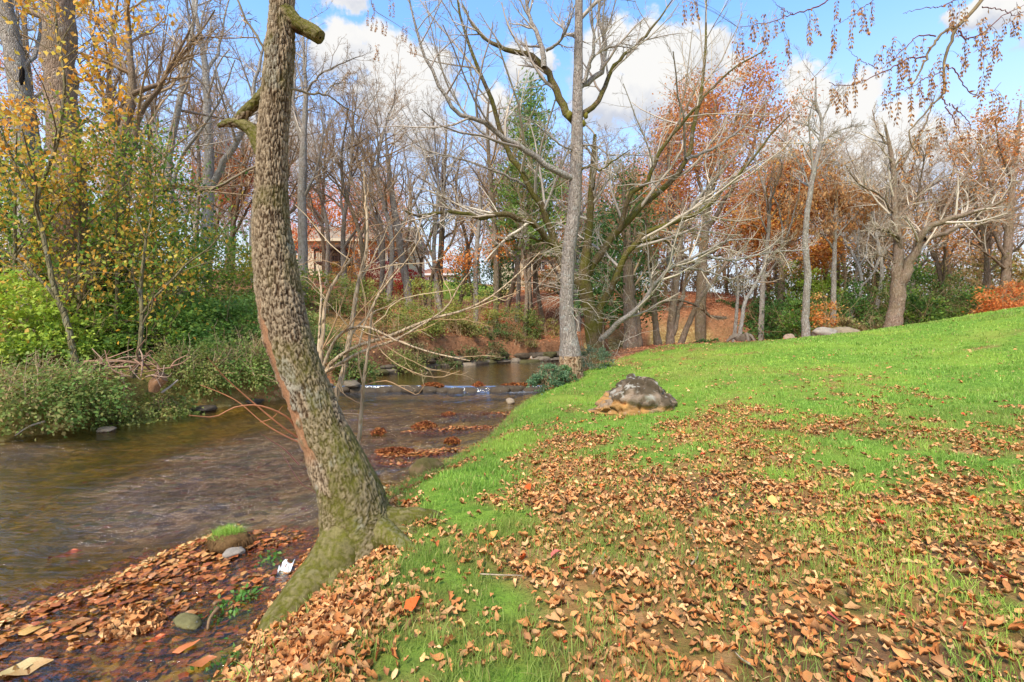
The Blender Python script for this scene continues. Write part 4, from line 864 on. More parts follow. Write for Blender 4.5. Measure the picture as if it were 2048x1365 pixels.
    measured('golden_maple', 'golden and orange maple between the russet maple and the thin grey trunk', 27.0, [(1560, 660), (1562, 600), (1565, 520), (1572, 450), (1580, 380), (1585, 320)], [.22, .2, .17, .14, .10, .04],
             [([(1563, 540), (1530, 480), (1500, 440)], .08, .02, 0), ([(1566, 500), (1600, 440), (1640, 390)], .09, .02, 0), ([(1570, 470), (1560, 400), (1550, 340)], .08, .02, 1), ([(1563, 560), (1610, 520), (1660, 500)], .08, .02, -1), ([(1572, 450), (1610, 390), (1650, 330)], .07, .02, 1)], M_DARK, TW_BROWN, 115, spec=((7, .25, 1, .75, .45), (5, .15, 1, .7, .5), (3, .1, 1, .65, .55)), fol=[((12000, .19, ORG + TAN + YEL[:2]), dict(spread=.35))])
    measured('tan_leaved_tree', 'tree hung with limp tan leaves above the far edge of the lawn', 23.0, [(1665, 668), (1667, 600), (1668, 540), (1670, 470), (1672, 410), (1676, 370)], [.14, .12, .11, .09, .07, .03],
             [([(1668, 500), (1630, 450), (1590, 420)], .05, .015, -.5), ([(1669, 480), (1710, 430), (1745, 410)], .05, .015, -.5), ([(1670, 450), (1650, 400), (1620, 380)], .05, .015, .5), ([(1670, 460), (1700, 400), (1730, 380)], .05, .015, .5)], M_GREY, TW_BROWN, 116, spec=((7, .25, 1, .75, .45), (5, .15, 1, .7, .5)), fol=[((2600, .20, TAN), dict(spread=.15, droop=2.5, aspect=.4))])
    measured('red_maple', 'red orange maple seen past the left side of the leaning trunk', 30.0, [(462, 610), (464, 540), (466, 460), (468, 380), (470, 310)], [.24, .2, .17, .13, .05],
             [([(465, 500), (430, 440), (400, 380), (385, 340)], .10, .03, 0), ([(466, 470), (500, 410), (530, 350)], .10, .03, 0), ([(467, 430), (450, 360), (440, 300)], .09, .02, 1), ([(466, 450), (490, 380), (490, 300)], .09, .02, -1)], M_DARK, TW_BROWN, 117, spec=((7, .25, 1, .75, .45), (5, .15, 1, .7, .5), (3, .1, 1, .65, .55)), fol=[((6500, .14, RED[:1] + ORG[:3] + TAN[:2]), dict(spread=.3))])
    measured('edge_maple', 'tall sparse orange leaved tree at the right edge of the picture', 24.0, [(2010, 640), (2012, 560), (2016, 480), (2022, 400), (2030, 320), (2038, 250), (2042, 200)], [.22, .2, .18, .15, .12, .08, .03],
             [([(2014, 520), (1970, 440), (1930, 370), (1905, 320)], .09, .02, 0), ([(2018, 470), (1985, 390), (1965, 310), (1960, 260)], .09, .02, 1), ([(2022, 420), (2070, 340), (2110, 260)], .09, .02, 0), ([(2014, 540), (1950, 490), (1890, 450)], .07, .02, -1), ([(2026, 370), (2000, 300), (1990, 240)], .07, .02, -1), ([(2020, 430), (2060, 400), (2120, 380)], .07, .02, -1)], M_BROWN, TW_PALE, 118, spec=((8, .25, 1, .7, .45), (5, .15, 1, .7, .5), (4, .1, 1, .65, .55)), fol=[((5200, .14, ORG + TAN), dict(spread=.3))])
    # the short row of trunks between the creek bend and the lawn
    measured('cedar_trunk_tree', 'stout cedar trunk with a doubled base at the creek bend', 19.0, [(1262, 702), (1262, 660), (1258, 600), (1256, 540), (1254, 470), (1250, 400), (1246, 330)], [.36, .28, .24, .2, .16, .11, .04], [([(1275, 700), (1272, 650), (1266, 590), (1262, 520), (1270, 450)], .18, .05, .4), ([(1254, 520), (1220, 480), (1190, 440)], .05, .015, 0)], M_BROWN, TW_BROWN, 119,
             fol=[((1700, .13, DGR), dict(spread=.25, level=1))])
    measured('bank_tree', 'dark slim trunk with a flared foot, leftmost of three at the lawn corner', 19.5, [(1318, 694), (1312, 660), (1309, 620), (1306, 560), (1300, 500), (1290, 430)], [.20, .13, .12, .11, .10, .05], [([(1308, 600), (1320, 560), (1330, 520)], .04, .01, -.5)], M_DARK, TW_BROWN, 120)
    measured('bank_tree', 'straight brown trunk forking near the ground, middle of three at the lawn corner', 19.5, [(1340, 694), (1342, 650), (1348, 600), (1356, 540), (1362, 470), (1366, 400)], [.20, .16, .15, .13, .10, .05], [([(1346, 670), (1356, 630), (1366, 580), (1376, 530), (1390, 450)], .11, .03, .5)], M_BROWN, TW_BROWN, 121)
    measured('bank_tree', 'trunk leaning right over the leafy slope, rightmost of three at the lawn corner', 19.8, [(1358, 690), (1372, 660), (1385, 630), (1398, 600), (1420, 570), (1450, 530), (1480, 490)], [.15, .12, .11, .10, .09, .07, .03], [([(1452, 636), (1425, 634), (1405, 620), (1380, 606), (1350, 600), (1325, 606)], .07, .03, -.3, M_DARK)], M_BROWN, TW_BROWN, 122)
    measured('slim_pair_tree', 'left of two thin stems rising behind the weathered stump', 21.0, [(1466, 684), (1472, 640), (1474, 610), (1476, 570), (1470, 520)], [.09, .075, .07, .06, .03], [], M_GREY, TW_BROWN, 123, spec=((6, .3, 1, .7, .4), (4, .2, 1, .6, .5)))
    measured('slim_pair_tree', 'right of two thin stems behind the weathered stump, with a pale upper stem', 21.0, [(1476, 682), (1484, 640), (1490, 605), (1504, 580), (1520, 550), (1540, 500)], [.10, .085, .08, .07, .05, .03], [([(1490, 610), (1488, 570), (1496, 540)], .04, .01, .3)], M_PALE, TW_PALE, 124, spec=((6, .3, 1, .7, .4), (4, .2, 1, .6, .5)))
build_measured()
# ---------- saplings and yellow leaved understorey on the left bank
def yellow_saplings():
    Y = 9.4; b = P(165, 772, Y); b[2] = gz(b[0], b[1])
    t = Tree('yellow_sapling', 'forked olive stemmed sapling on the left bank with yellow and orange leaves at the top', b, 201)
    m = M_OLIVE
    W0 = dict(wob=.06)
    t.limb(px_poly([(170, 778), (160, 755), (150, 720), (140, 670), (130, 635), (118, 605)], Y), .065, .052, m, name='trunk', wob=.08, k=9, carry=False)
    t.limb(px_poly([(118, 605), (104, 560), (96, 520), (88, 480), (80, 445), (73, 405), (90, 350), (104, 315), (117, 275), (125, 220), (129, 172), (124, 120), (117, 93), (112, 40), (105, -20)], Y, .2), .05, .014, m, name='stem', wob=.08, n=40)
    t.limb(px_poly([(118, 605), (90, 570), (58, 540), (28, 515), (0, 495), (-50, 470)], Y, -.4), .036, .015, m, name='stem', wob=.08)
    t.limb(px_poly([(73, 405), (50, 370), (28, 325), (0, 265), (-30, 220)], Y, -.3), .030, .012, m, name='stem', wob=.08)
    t.limb(px_poly([(118, 278), (150, 258), (185, 238), (220, 224), (260, 200)], Y, .2), .014, .004, m, name='stem', wob=.08)
    t.limb(px_poly([(122, 595), (130, 575), (140, 560), (170, 548), (200, 545), (240, 548)], Y, -.2), .012, .004, m, name='stem', wob=.08)
    t.limb(px_poly([(129, 172), (165, 160), (185, 135)], Y), .01, .003, m, name='stem', wob=.08)
    for pp in [[(124, 120), (180, 80), (240, 40), (300, 30)], [(117, 93), (150, 40), (200, -20)], [(128, 200), (190, 130), (250, 90)], [(117, 280), (70, 240), (20, 210)], [(112, 50), (60, 10), (20, -30)]]:
        t.limb(px_poly(pp, Y, .2), .012, .004, m, name='stem', wob=.08)
    t.twigs([(6, .25, 1, .8, .4), (4, .15, 1, .7, .5), (3, .1, 1, .7, .5)], [lin(120, 104, 76), lin(100, 84, 60)], up=.02, minr=.0022)
    O2 = YEL + [lin(240, 160, 66)]
    clip = lambda p: (p[:, 2] > 3.9)
    t.foliage(1350, .11, O2, spread=.12, droop=1.2, clip=clip, aspect=.62)
    # leaves large enough to pick out singly
    g = t.g; Pt = t.tips[-1]; n = 170; b_ = g.integers(0, len(Pt), 6000); p = Pt[b_, g.integers(1, 4, 6000)]; p = p[p[:, 2] > 3.9][:n]
    meshes = []
    for v in range(4):
        mb = MB(); leaves(mb, np.zeros((1, 3)), np.array([[1, 0, -.2]]), np.array([[0, 0, 1.0]]), np.array([.13]), np.array([.085]), np.array([O2[v]])); meshes.append(mb.data('leaf', M_LEAF))
    for i, q in enumerate(p):
        o = bpy.data.objects.new('leaf', meshes[i % 4]); o.parent = t.o; o.location = tuple(q - np.array(t.o.location)); o.rotation_euler = (g.normal(0, .6), .5 + g.normal(0, .5), g.random() * 6.28); C.objects.link(o)

    Y = 9.8; b = P(268, 752, Y); b[2] = gz(b[0], b[1])
    t = Tree('slender_sapling', 'slender bare olive sapling right of the yellow one, standing in the driftwood pile', b, 202)
    t.limb(px_poly([(266, 756), (275, 720), (282, 670), (284, 626), (281, 578), (285, 540), (288, 510), (292, 478)], Y), .052, .026, m, name='trunk', wob=.08, k=8, n=30, carry=True)
    t.limb(px_poly([(285, 628), (310, 595), (345, 560), (372, 530), (400, 510), (427, 488), (450, 455), (470, 430), (500, 405)], Y, -.3), .028, .007, m, name='stem', wob=.08, n=26)
    t.limb(px_poly([(292, 478), (282, 455), (272, 430), (262, 390), (255, 350)], Y), .018, .005, m, name='stem', wob=.08); t.limb(px_poly([(292, 478), (300, 445), (306, 410), (308, 360)], Y, .2), .018, .005, m, name='stem', wob=.08)
    t.limb(px_poly([(292, 475), (320, 458), (350, 440), (400, 410)], Y, .2), .012, .004, m, name='stem', wob=.08); t.limb(px_poly([(262, 750), (258, 720), (256, 690), (260, 670)], Y), .02, .006, m, name='stem', wob=.08)
    t.twigs([(4, .3, 1, .7, .35), (3, .2, 1, .7, .5)], [lin(120, 104, 76)], up=.02, minr=.002)
    t.foliage(60, .09, YEL + RED[:1], spread=.1)

    spots = [(150, 10.4, 4.6, 'yellow and green leaved understorey tree in front of the thick brown trunk', YEL + GRN, 205, 1.9, 3600), (225, 10.8, 4.4, 'green and yellow leaved understorey tree right of the thick brown trunk', YEL + GRN + GRN, 206, 1.8, 3600),
             (20, 10.2, 4.8, 'orange tinted understorey tree at the left edge in front of the hollow trunk', YEL + GRN, 207, 1.9, 2600), (85, 11.4, 4.2, 'green leaved understorey tree between the two big left trunks', GRN + GRN + YEL[:2], 208, 1.8, 2800), (300, 12.6, 4.6, 'dark green understorey tree above the slender bare sapling', DGR + GRN + YEL[:1], 209, 1.7, 3600)]
    for px, Y, h, lab, pal, seed, spr, n in spots:
        b = P(px, 700, Y); b[2] = gz(b[0], b[1]); t = Tree('understorey_tree', lab, b, seed)
        g = t.g; t.trunk([b - [0, 0, .1], b + [.1, 0, h * .3], b + [.0, .1, h * .65], b + [.15, 0, h]], [.05, .04, .03, .012], M_OLIVE, 7, 20, carry=(.1, 1))
        t.auto_limbs(11, .1, .95, 1.1, .55, M_OLIVE, up=.02)
        t.twigs([(6, .15, 1, .7, .5), (4, .1, 1, .8, .55)], [lin(112, 96, 70)], up=-.01, minr=.002)
        t.foliage(n, .10, pal, spread=.3, droop=1.3, aspect=.62)
yellow_saplings()

# ---------- the rest of the woods: bare trees, one by one
PROTO = {}
def copy_tree(src, label, loc, rz, sc):
    r = src.copy(); C.objects.link(r); r.location = tuple(float(v) for v in loc); r.rotation_euler.z = rz; r.scale = (sc,) * 3; r['label'] = label
    for ch in list(src.children):
        c = ch.copy(); C.objects.link(c); c.parent = r
    return r
def bare_tree(px, Y, h, r, lab, seed, bark=None, tw=None, lean=0.0, m=9, fol=None, spec=((9, .12, 1, .75, .45), (6, .12, 1, .72, .5), (5, .1, 1, .68, .55)), t0=.22, group=None, share=None):
    bark = bark or M_GREY; tw = tw or TW_BROWN; x = (px - CX) / F * Y; b = np.array([x, Y, gz(x, Y)])
    key = None if share is None else share
    if key in PROTO and key is not None:
        src, h0 = PROTO[key]; return copy_tree(src, lab, b, (seed * 2.4) % 6.28, h / h0)
    t = Tree('bare_tree' if not fol else 'thin_leaved_tree', lab, b, seed, 'tree', group); g = t.g; k = g.normal(0, .45, (3, 2))
    pts = [b - [0, 0, .15], b + [lean * .3 + k[0, 0], k[0, 1], h * .3], b + [lean * .65 + k[1, 0], k[1, 1], h * .62], b + [lean + k[2, 0], k[2, 1], h]]
    t.trunk(pts, [r * .92, r * .68, r * .48, r * .08], bark, 8, 30, carry=(.5, 1)); t.auto_limbs(m, t0, .95, .65, .48, bark, up=.09, wander=.2)
    t.twigs(list(spec), tw, up=.05, minr=.0064, wander=.2)
    if fol: t.foliage(*fol[0], **fol[1])
    if key is not None: PROTO[key] = (t.o, h)
BT = [(690, 27, 13, .20, 'bare tree with a lichened trunk in front of the tan house, nearest its left end', M_GREY, TW_GREY, .6), (728, 25.5, 12, .17, 'slim bare tree in front of the tan house, second of those on its slope', M_DARK, TW_BROWN, -.4), (762, 31, 14, .2, 'bare tree right of the tan house windows, beside the red shrub', M_GREY, TW_BROWN, .7),
      (655, 33, 14, .18, 'bare tree against the wall of the tan house', M_BROWN, TW_BROWN, .2), (918, 33, 13, .16, 'thin bare tree at the right edge of the bright far lawn', M_DARK, TW_BROWN, .5), (1012, 31, 13, .18, 'bare tree by the left corner of the cream house', M_BROWN, TW_BROWN, .2), (1034, 29, 13, .2, 'grey bare tree in front of the cream house wall', M_GREY, TW_GREY, .3),
      (1062, 32, 12, .16, 'dark slim tree in front of the cream house window', M_DARK, TW_BROWN, -.2), (1090, 27, 12, .16, 'bare tree on the leafy slope just left of the tall pale trunk', M_BROWN, TW_BROWN, .4), (540, 26, 14, .22, 'bare tree directly behind the leaning trunk', M_GREY, TW_GREY, -.3),
      (505, 24, 13, .18, 'bare grey tree close to the left side of the leaning trunk', M_GREY, TW_GREY, .4), (300, 21, 13, .2, 'bare tree behind the twin stemmed brown tree', M_BROWN, TW_BROWN, .3), (190, 19, 14, .22, 'bare tree behind the gap right of the thick brown trunk', M_BROWN, TW_BROWN, -.4), (85, 17, 13, .2, 'bare tree behind the gap between the two big left trunks', M_GREY, TW_GREY, .3),
      (-40, 16, 13, .25, 'bare tree cut by the left edge of the picture', M_GREY, TW_GREY, .3), (385, 28, 14, .2, 'bare tree seen between the lichened and the forked grey trees', M_GREY, TW_BROWN, .2), (1225, 28, 12, .17, 'bare tree behind the cedar trunk on the leafy slope', M_BROWN, TW_BROWN, .4), (1300, 31, 13, .18, 'bare tree on the leafy slope left of the russet maple', M_GREY, TW_BROWN, -.3),
      (1560, 31, 11, .15, 'bare tree behind the green hedge at the top of the leafy slope', M_GREY, TW_BROWN, .2), (1682, 25, 10, .12, 'pale slim trunk in the right woods, first right of the thin grey tree', M_PALE, TW_PALE, -.4), (1700, 28, 11, .14, 'pale trunk in the right woods, second right of the thin grey tree', M_PALE, TW_PALE, .3), (1742, 27, 11, .12, 'thin pale trunk in the right woods just left of the low forked tree', M_PALE, TW_PALE, .5),
      (1665, 31, 12, .16, 'bare tree deep in the right woods behind the tan leaved tree', M_GREY, TW_BROWN, .2), (1835, 29, 11, .15, 'bare tree behind the fork of the low brown tree', M_GREY, TW_BROWN, .2), (1888, 25, 11, .26, 'dark stout trunk in the right woods, first right of the low forked tree', M_DARK, TW_BROWN, .1), (1900, 27, 11, .14, 'slim bare tree hard against the dark stout trunk', M_BROWN, TW_BROWN, .3),
      (1955, 26, 12, .20, 'dark ivy footed trunk in the right woods above the red orange bush', M_DARK, TW_BROWN, .2), (1980, 28, 12, .2, 'brown trunk in the right woods, second above the red orange bush', M_BROWN, TW_BROWN, .1), (2004, 31, 12, .15, 'slim trunk in the right woods leaning left above the red orange bush', M_BROWN, TW_BROWN, .9), (2090, 27, 12, .2, 'bare tree just past the right edge of the picture', M_GREY, TW_PALE, -.3)]
for n, (px, Y, h, r, lab, bk, tw, ln) in enumerate(BT): bare_tree(px, Y, h * .95, r, lab, 300 + n, bk, tw, ln, share=(bk.name, (n // 2) % 2))
g_ = np.random.default_rng(17)
for n in range(46):
    px = g_.uniform(-40, 2080) if n % 3 else (g_.uniform(380, 1300) if n < 34 else g_.uniform(580, 860)); Y = g_.uniform(24, 44); x = (px - CX) / F * Y
    if sdist(WATER, np.array([x]), np.array([Y]))[0] < 1.0 or np.hypot((x + 6.2) / 5.5, (Y - 44) / 7) < 1: continue
    src, h0 = list(PROTO.values())[n % len(PROTO)]
    o = copy_tree(src, 'slender bare tree, one of many alike in the woods behind the creek', (x, Y, gz(x, Y)), g_.random() * 6.28, g_.uniform(.65, 1.0)); o['group'] = 'bare trees of the woods behind'
# far woods: leaf bearing trees that close the view
FAR = [(-60, 40, 15, RED[2:] + ORG), (120, 42, 15, TAN), (250, 45, 14, ORG), (420, 48, 15, TAN), (560, 60, 14, ORG + RED), (760, 62, 13, ORG), (960, 62, 12, TAN), (1120, 55, 14, ORG), (1240, 48, 13, TAN + ORG), (1330, 42, 13, ORG), (1460, 44, 13, ORG), (1540, 46, 12, RED + ORG), (1620, 40, 10, ORG), (1690, 44, 10.5, TAN + ORG),
       (1755, 38, 9.5, ORG + YEL), (1820, 42, 10, TAN + YEL[:1]), (1880, 40, 9.5, TAN + ORG), (1940, 38, 10, TAN), (2000, 42, 11, ORG + TAN), (2070, 38, 12, ORG)]
WH = ['at the far left edge', 'behind the thick brown trunk', 'behind the twin stemmed tree', 'behind the forked grey tree', 'behind the left end of the tan house', 'behind the tan house roof', 'beyond the bright far lawn', 'behind the cream house', 'above the leafy slope by the cedar trunk', 'left of the russet maple', 'behind the russet maple', 'behind the golden maple', 'behind the thin grey tree', 'behind the tan leaved tree',
      'left of the low forked tree', 'behind the low forked tree', 'behind the dark stout trunk', 'above the red orange bush', 'behind the sparse orange edge tree', 'past the right edge']
for n, (px, Y, h, pal) in enumerate(FAR):
    bare_tree(px, Y, h, .2, 'distant autumn coloured tree in the far woods ' + WH[n], 400 + n, M_BROWN, TW_BROWN, 0.3, 8, ((6000 if px < 1780 else 2600, .19, pal), dict(spread=.6)), ((6, .2, 1, .7, .45), (5, .15, 1, .65, .5)), t0=.2, share=('far', px > 1780, tuple(map(tuple, pal))))

MID = [(622, 40, 7.5, ORG[:3] + RED[2:], 'small orange leaved tree in front of the left end of the tan house'), (700, 38.5, 7.0, ORG[:3], 'small orange leaved tree in front of the tan house deck'), (785, 40, 7.5, ORG + TAN, 'small orange leaved tree in front of the right end of the tan house'), (1130, 36, 8, ORG + TAN, 'small tan and orange tree behind the tall pale trunk'), (1205, 35, 8, TAN + ORG, 'small tan and orange tree behind the spreading mossy tree'),
       (1285, 36, 8.5, ORG + TAN, 'small orange tree on the leafy slope between the cedar and the russet maple'), (1360, 37, 8, ORG, 'small orange tree low behind the russet maple'), (1450, 38, 8, ORG + TAN, 'small orange tree on top of the leafy slope right of the russet maple'), (1525, 37, 8, ORG + YEL[:1], 'small golden tree on top of the leafy slope near the hedge')]
for n, (px, Y, h, pal, lab) in enumerate(MID):
    bare_tree(px, Y, h, .09, lab, 450 + n, M_BROWN, TW_BROWN, 0.3, 9, ((4200, .18, pal), dict(spread=.5)), ((6, .2, 1, .7, .45), (5, .15, 1, .65, .5)), t0=.1, share=('mid', n % 5))

# ---------- evergreens
def conifer(px, Y, h, w, lab, seed, pal, n=9000, low=.12, top=.0):
    x = (px - CX) / F * Y; b = np.array([x, Y, gz(x, Y)]); t = Tree('evergreen_tree', lab, b, seed); g = t.g
    t.trunk([b - [0, 0, .1], b + [0, 0, h * .5], b + [.1, 0, h]], [.16, .11, .02], M_BROWN, 7, 20, carry=None)
    m = 46; zt = np.linspace(low, .97, m); az = np.arange(m) * 2.4; ln = w * (1 - zt) ** .7 * g.uniform(.75, 1.15, m) + .2
    d = np.stack([np.cos(az), np.sin(az), .25 + .3 * g.random(m)], -1); Pt, R = grow(b + np.stack([0 * zt, 0 * zt, zt * h], -1), d, ln, np.full(m, .03), 8, .08, .03, .2, g)
    mb = MB(); tube_batch(mb, Pt, R, 4, np.array([TW_BROWN[1]] * m)); mb.build('branch', M_TWIG, t.o)
    wt = ln / ln.sum(); bi = g.choice(m, n, p=wt); f = g.random(n) ** .6; ii = np.clip((f * 7).astype(int), 0, 6); p = Pt[bi, ii] + (Pt[bi, ii + 1] - Pt[bi, ii]) * (f * 7 - ii)[:, None] + g.normal(0, .30, (n, 3)) * np.array([1, 1, .8])
    d = (Pt[bi, 7] - Pt[bi, 0]); d = norm(d) + g.normal(0, .6, (n, 3)); mb = MB(); l = g.uniform(.12, .26, n); leaves(mb, p, d, g.normal(0, 1, (n, 3)), l, l * .45, palette(pal, n, g)); mb.build('foliage', M_LEAF, t.o)
CED = [lin(140, 168, 78), lin(116, 148, 66), lin(164, 182, 92), lin(98, 128, 60)]
conifer(1058, 25, 14.2, 2.6, 'tall pointed green cedar left of the tall pale trunk, reaching the clouds', 501, CED, 11000, .32)
conifer(1205, 24, 8.5, 2.0, 'dark thin cedar behind the mossy limbs right of the tall pale trunk', 502, DGR, 4200, .25)
conifer(1262, 23, 9.0, 1.8, 'dark cedar beside the stout doubled trunk at the creek bend', 503, DGR, 4200, .2)
conifer(1000, 34, 6.0, 2.0, 'small dark evergreen between the cream house and the bright far lawn', 504, DGR, 3000, .05)
conifer(930, 40, 4.2, 2.0, 'round dark evergreen at the right side of the bright far lawn', 505, DGR, 2600, .02)
conifer(640, 55, 14.0, 2.5, 'green evergreen tip behind the tan house roof', 506, DGR, 2500, .3)
conifer(1165, 30, 6.0, 1.6, 'low dark cedar at the left of the leafy slope behind the tall pale trunk', 507, DGR, 2600, .05)

# ---------- shrubs
def shrub(px, Y, w, dp, h, lab, seed, pal, n=3500, size=.07, group=None, name='shrub', stems=14, z=None, lean=0.0, droop=.3, hang=0.0):
    g = np.random.default_rng(seed); x = (px - CX) / F * Y; b = np.array([x, Y, gz(x, Y) if z is None else z]); o = thing(name, lab, 'shrub', b, group)
    d = np.stack([g.normal(0, .6, stems) * w / max(w, dp) + lean, g.normal(0, .6, stems) * dp / max(w, dp), np.full(stems, 1.0)], -1)
    Pt, R = grow(b + g.normal(0, .25, (stems, 3)) * np.array([w, dp, 0]) - [0, 0, .1], d, np.full(stems, h) * g.uniform(.7, 1.35, stems), np.full(stems, .014), 9, .14, .03, .25, g)
    q0, dd, ll, rr = children(Pt, R, np.full(stems, h), 6, .2, 1, .8, .5, .6, g); P2, R2 = grow(q0, dd, ll, np.maximum(rr, .003), 6, .15, .0, .4, g)
    mb = MB(); tube_batch(mb, Pt, R, 4, palette(TW_TAN + TW_BROWN, stems, g)); tube_batch(mb, P2, R2, 3, palette(TW_TAN + TW_BROWN, len(P2), g)); mb.build('stem', M_TWIG, o)
    # leaf sprays: clumps over an uneven dome, each leaf turned to the light
    m = max(30, n // 45); u = g.normal(0, 1, (m, 3)); u[:, 2] = np.abs(u[:, 2]) * .9 - .12; u = norm(u); rad = g.uniform(.45, 1.0, m) ** .6 * (0.72 + .55 * fbm(u * 1.8 + seed, 3))
    cc = b + u * rad[:, None] * np.array([w, dp, h]) + np.array([0, 0, h * .08]); cc[:, 0] += lean * cc[:, 2].clip(0) * .2
    ci = g.integers(0, m, n); cs = g.uniform(.07, .21, m) * (w + dp + h) / 3
    p = cc[ci] + g.normal(0, 1, (n, 3)) * cs[ci][:, None] * np.array([1, 1, .55]); p[:, 2] -= hang * g.random(n)
    zz = np.maximum(p[:, 2], max(b[2] - .25 - hang, W_LOW + .02)); p[:, 2] = zz
    dirn = norm(p - b) + g.normal(0, .7, (n, 3)); dirn[:, 2] -= droop; nr = g.normal(0, .5, (n, 3)) + [0, -.25, 1.0]
    cp = palette(pal, m, g, .12); col = np.clip(cp[ci] * .6 + palette(pal, n, g, .2) * .4, 0, 1); l = size * g.uniform(.6, 1.35, n); mb = MB(); leaves(mb, p, dirn, nr, l, l * g.uniform(.5, .75, n), col); mb.build('foliage', M_LEAF, o)
    return o
OLV = [lin(144, 154, 74), lin(122, 136, 58), lin(168, 168, 96), lin(102, 118, 52), lin(172, 148, 92)]
YG = [lin(172, 172, 76), lin(150, 156, 70), lin(190, 180, 92), lin(120, 132, 60)]
BR = [lin(152, 112, 80), lin(124, 92, 64), lin(168, 134, 98), lin(112, 108, 66)]
def build_shrubs():
    L = [  # left bank, from the water's edge upwards
        (20, 8.0, 1.3, .7, .75, 'olive bush overhanging the water at the left edge of the picture', OLV + BUSH[:2] + BR[:1], 6500, .06), (110, 8.6, 1.2, .7, .8, 'olive bush with twiggy gaps on the water edge below the yellow sapling', OLV + BUSH, 6500, .06), (200, 9.1, 1.1, .5, .42, 'low olive bush at the water edge left of the driftwood pile', OLV, 6000, .055),
        (300, 10.0, 1.0, .45, .28, 'low trailing bush below the driftwood pile', OLV + DGR[:1], 6000, .055), (380, 10.8, 1.0, .7, .8, 'grey green bush hanging over the dark undercut bank', OLV + DGR[1:2], 6000, .06), (450, 11.3, 1.0, .8, .95, 'leafy bush on the undercut bank left of the leaning trunk', OLV + BUSH, 6500, .06), (520, 12.0, .9, .8, 1.0, 'leafy bush at the water edge touching the left side of the leaning trunk', OLV + BUSH, 6000, .06),
        (690, 14.6, 1.0, .8, .85, 'dark green bush on the bank behind the sapling clump', OLV + DGR, 5000, .07), (640, 14.2, 1.1, .8, 1.0, 'dark bush on the bank just right of the leaning trunk', OLV + DGR, 5000, .07), (780, 17.2, 1.3, .8, .8, 'low trailing bush on the left shore of the pool', OLV + BR[:1], 4500, .07),
        (30, 9.6, 1.2, .9, 1.7, 'bright yellow green bush at the left edge below the yellow leaves', BRIGHT, 6500, .085), (120, 10.0, 1.1, .9, 1.1, 'yellow green bush at the foot of the thick brown trunk', BRIGHT + BUSH, 5000, .08), (200, 11.2, 1.2, 1.0, 1.35, 'fresh green bush right of the thick brown trunk', BUSH + BRIGHT[:2], 6500, .085), (330, 11.6, 1.3, 1.0, 1.4, 'broad fresh green bush above the driftwood pile', BUSH + BRIGHT[:1], 7500, .085),
        (420, 12.8, 1.3, 1.0, 1.5, 'fresh green bush on the slope left of the leaning trunk', BUSH + GRN[:2], 7000, .085), (500, 13.6, 1.3, 1.0, 1.5, 'green bush reaching behind the leaning trunk at mid height', BUSH + OLV[:2], 6500, .085), (590, 15.2, 1.2, 1.0, 1.3, 'mixed green bush in the gap behind the leaning trunk', BUSH + OLV, 5000, .085),
        (240, 14.0, 1.5, 1.1, 3.4, 'tall dark green bush under the twin stemmed tree', GRN + BUSH, 7000, .10), (340, 15.6, 1.7, 1.2, 3.2, 'tall green thicket bush above the broad fresh green one', GRN + BUSH + YEL[3:4], 7000, .10), (440, 17.0, 1.8, 1.2, 3.0, 'tall green bush with yellow flecks left of the leaning trunk', GRN + BUSH + YEL[:1], 6500, .10), (130, 13.5, 1.6, 1.1, 3.3, 'tall green bush hidden behind the thick brown trunk', DGR + GRN, 5000, .10), (40, 13.2, 1.6, 1.1, 3.6, 'tall dark bush at the far left under the hollow trunk', DGR + GRN, 5500, .10),
        (530, 19.5, 1.8, 1.2, 2.7, 'shadowy green bush behind the middle of the leaning trunk', GRN + OLV, 4500, .11), (640, 20.5, 1.8, 1.2, 1.7, 'olive bush on the slope below the tan house', OLV + GRN[:1], 4500, .11), (720, 22.5, 1.8, 1.2, 1.5, 'olive bush with yellow leaves below the red shrub', OLV + YG, 4500, .11),
        (876, 19.75, .8, .45, .7, 'dark bramble over the waterline below the pale yellow bush', DGR + BR, 2200, .07), (820, 18.6, .8, .45, .8, 'dark bramble at the undercut left of the pool shelf', DGR + BR, 2400, .07), (936, 20.85, .8, .45, .6, 'shadowy brush over the waterline left of the dark pool side trunk', DGR + BR, 2400, .07), (982, 21.7, .8, .45, .6, 'shadowy brush over the waterline right under the dark pool side trunk', DGR + BR, 2200, .07), (1040, 22.6, .9, .45, .6, 'dry leafy brush at the right end of the rock shelf', BR + OLV, 2000, .07),
        (980, 22.6, 1.1, .5, .8, 'dark dry brush right of the pale yellow bush on the far bank', BR + DGR, 2200, .08), (780, 18.8, 1.2, .6, .9, 'dry brown brush at the left end of the pool shelf', BR + OLV, 2400, .08), (1010, 23.3, 1.0, .5, .7, 'low leafy tangle above the rock shelf by the dark trunk', BR + YG[1:2], 2000, .08),
        (860, 22.2, 1.9, .9, 2.3, 'pale yellow bush on the far bank of the pool', YG, 5200, .09), (940, 23.4, 1.8, .9, 2.2, 'yellow green bush next to the dark trunk by the pool', YG, 5200, .09), (825, 20.2, 1.4, .7, 1.3, 'green trailing bush low on the far bank of the pool', YG[1:] + OLV, 4000, .09), (1035, 24.6, 1.4, .9, 1.8, 'dark green bush right of the dark trunk by the pool', DGR + OLV + YG[:1], 4800, .09), (1095, 25.8, 1.0, .7, .9, 'thin yellowish bush low on the slope left of the tall pale trunk', YG + BR, 1800, .08), (905, 21.6, 1.4, .6, 1.0, 'dry tangled bush hanging over the rock shelf', BR + OLV, 3000, .08)]
    for n, a in enumerate(L): shrub(*a[:5], a[5], 600 + n, a[6], int(a[7] * .72), a[8] * 1.12, 'bushes along the creek banks', stems=30 if n < 10 else 14, hang=.55 if n < 7 else .3 if n < 10 else .05, droop=.5)
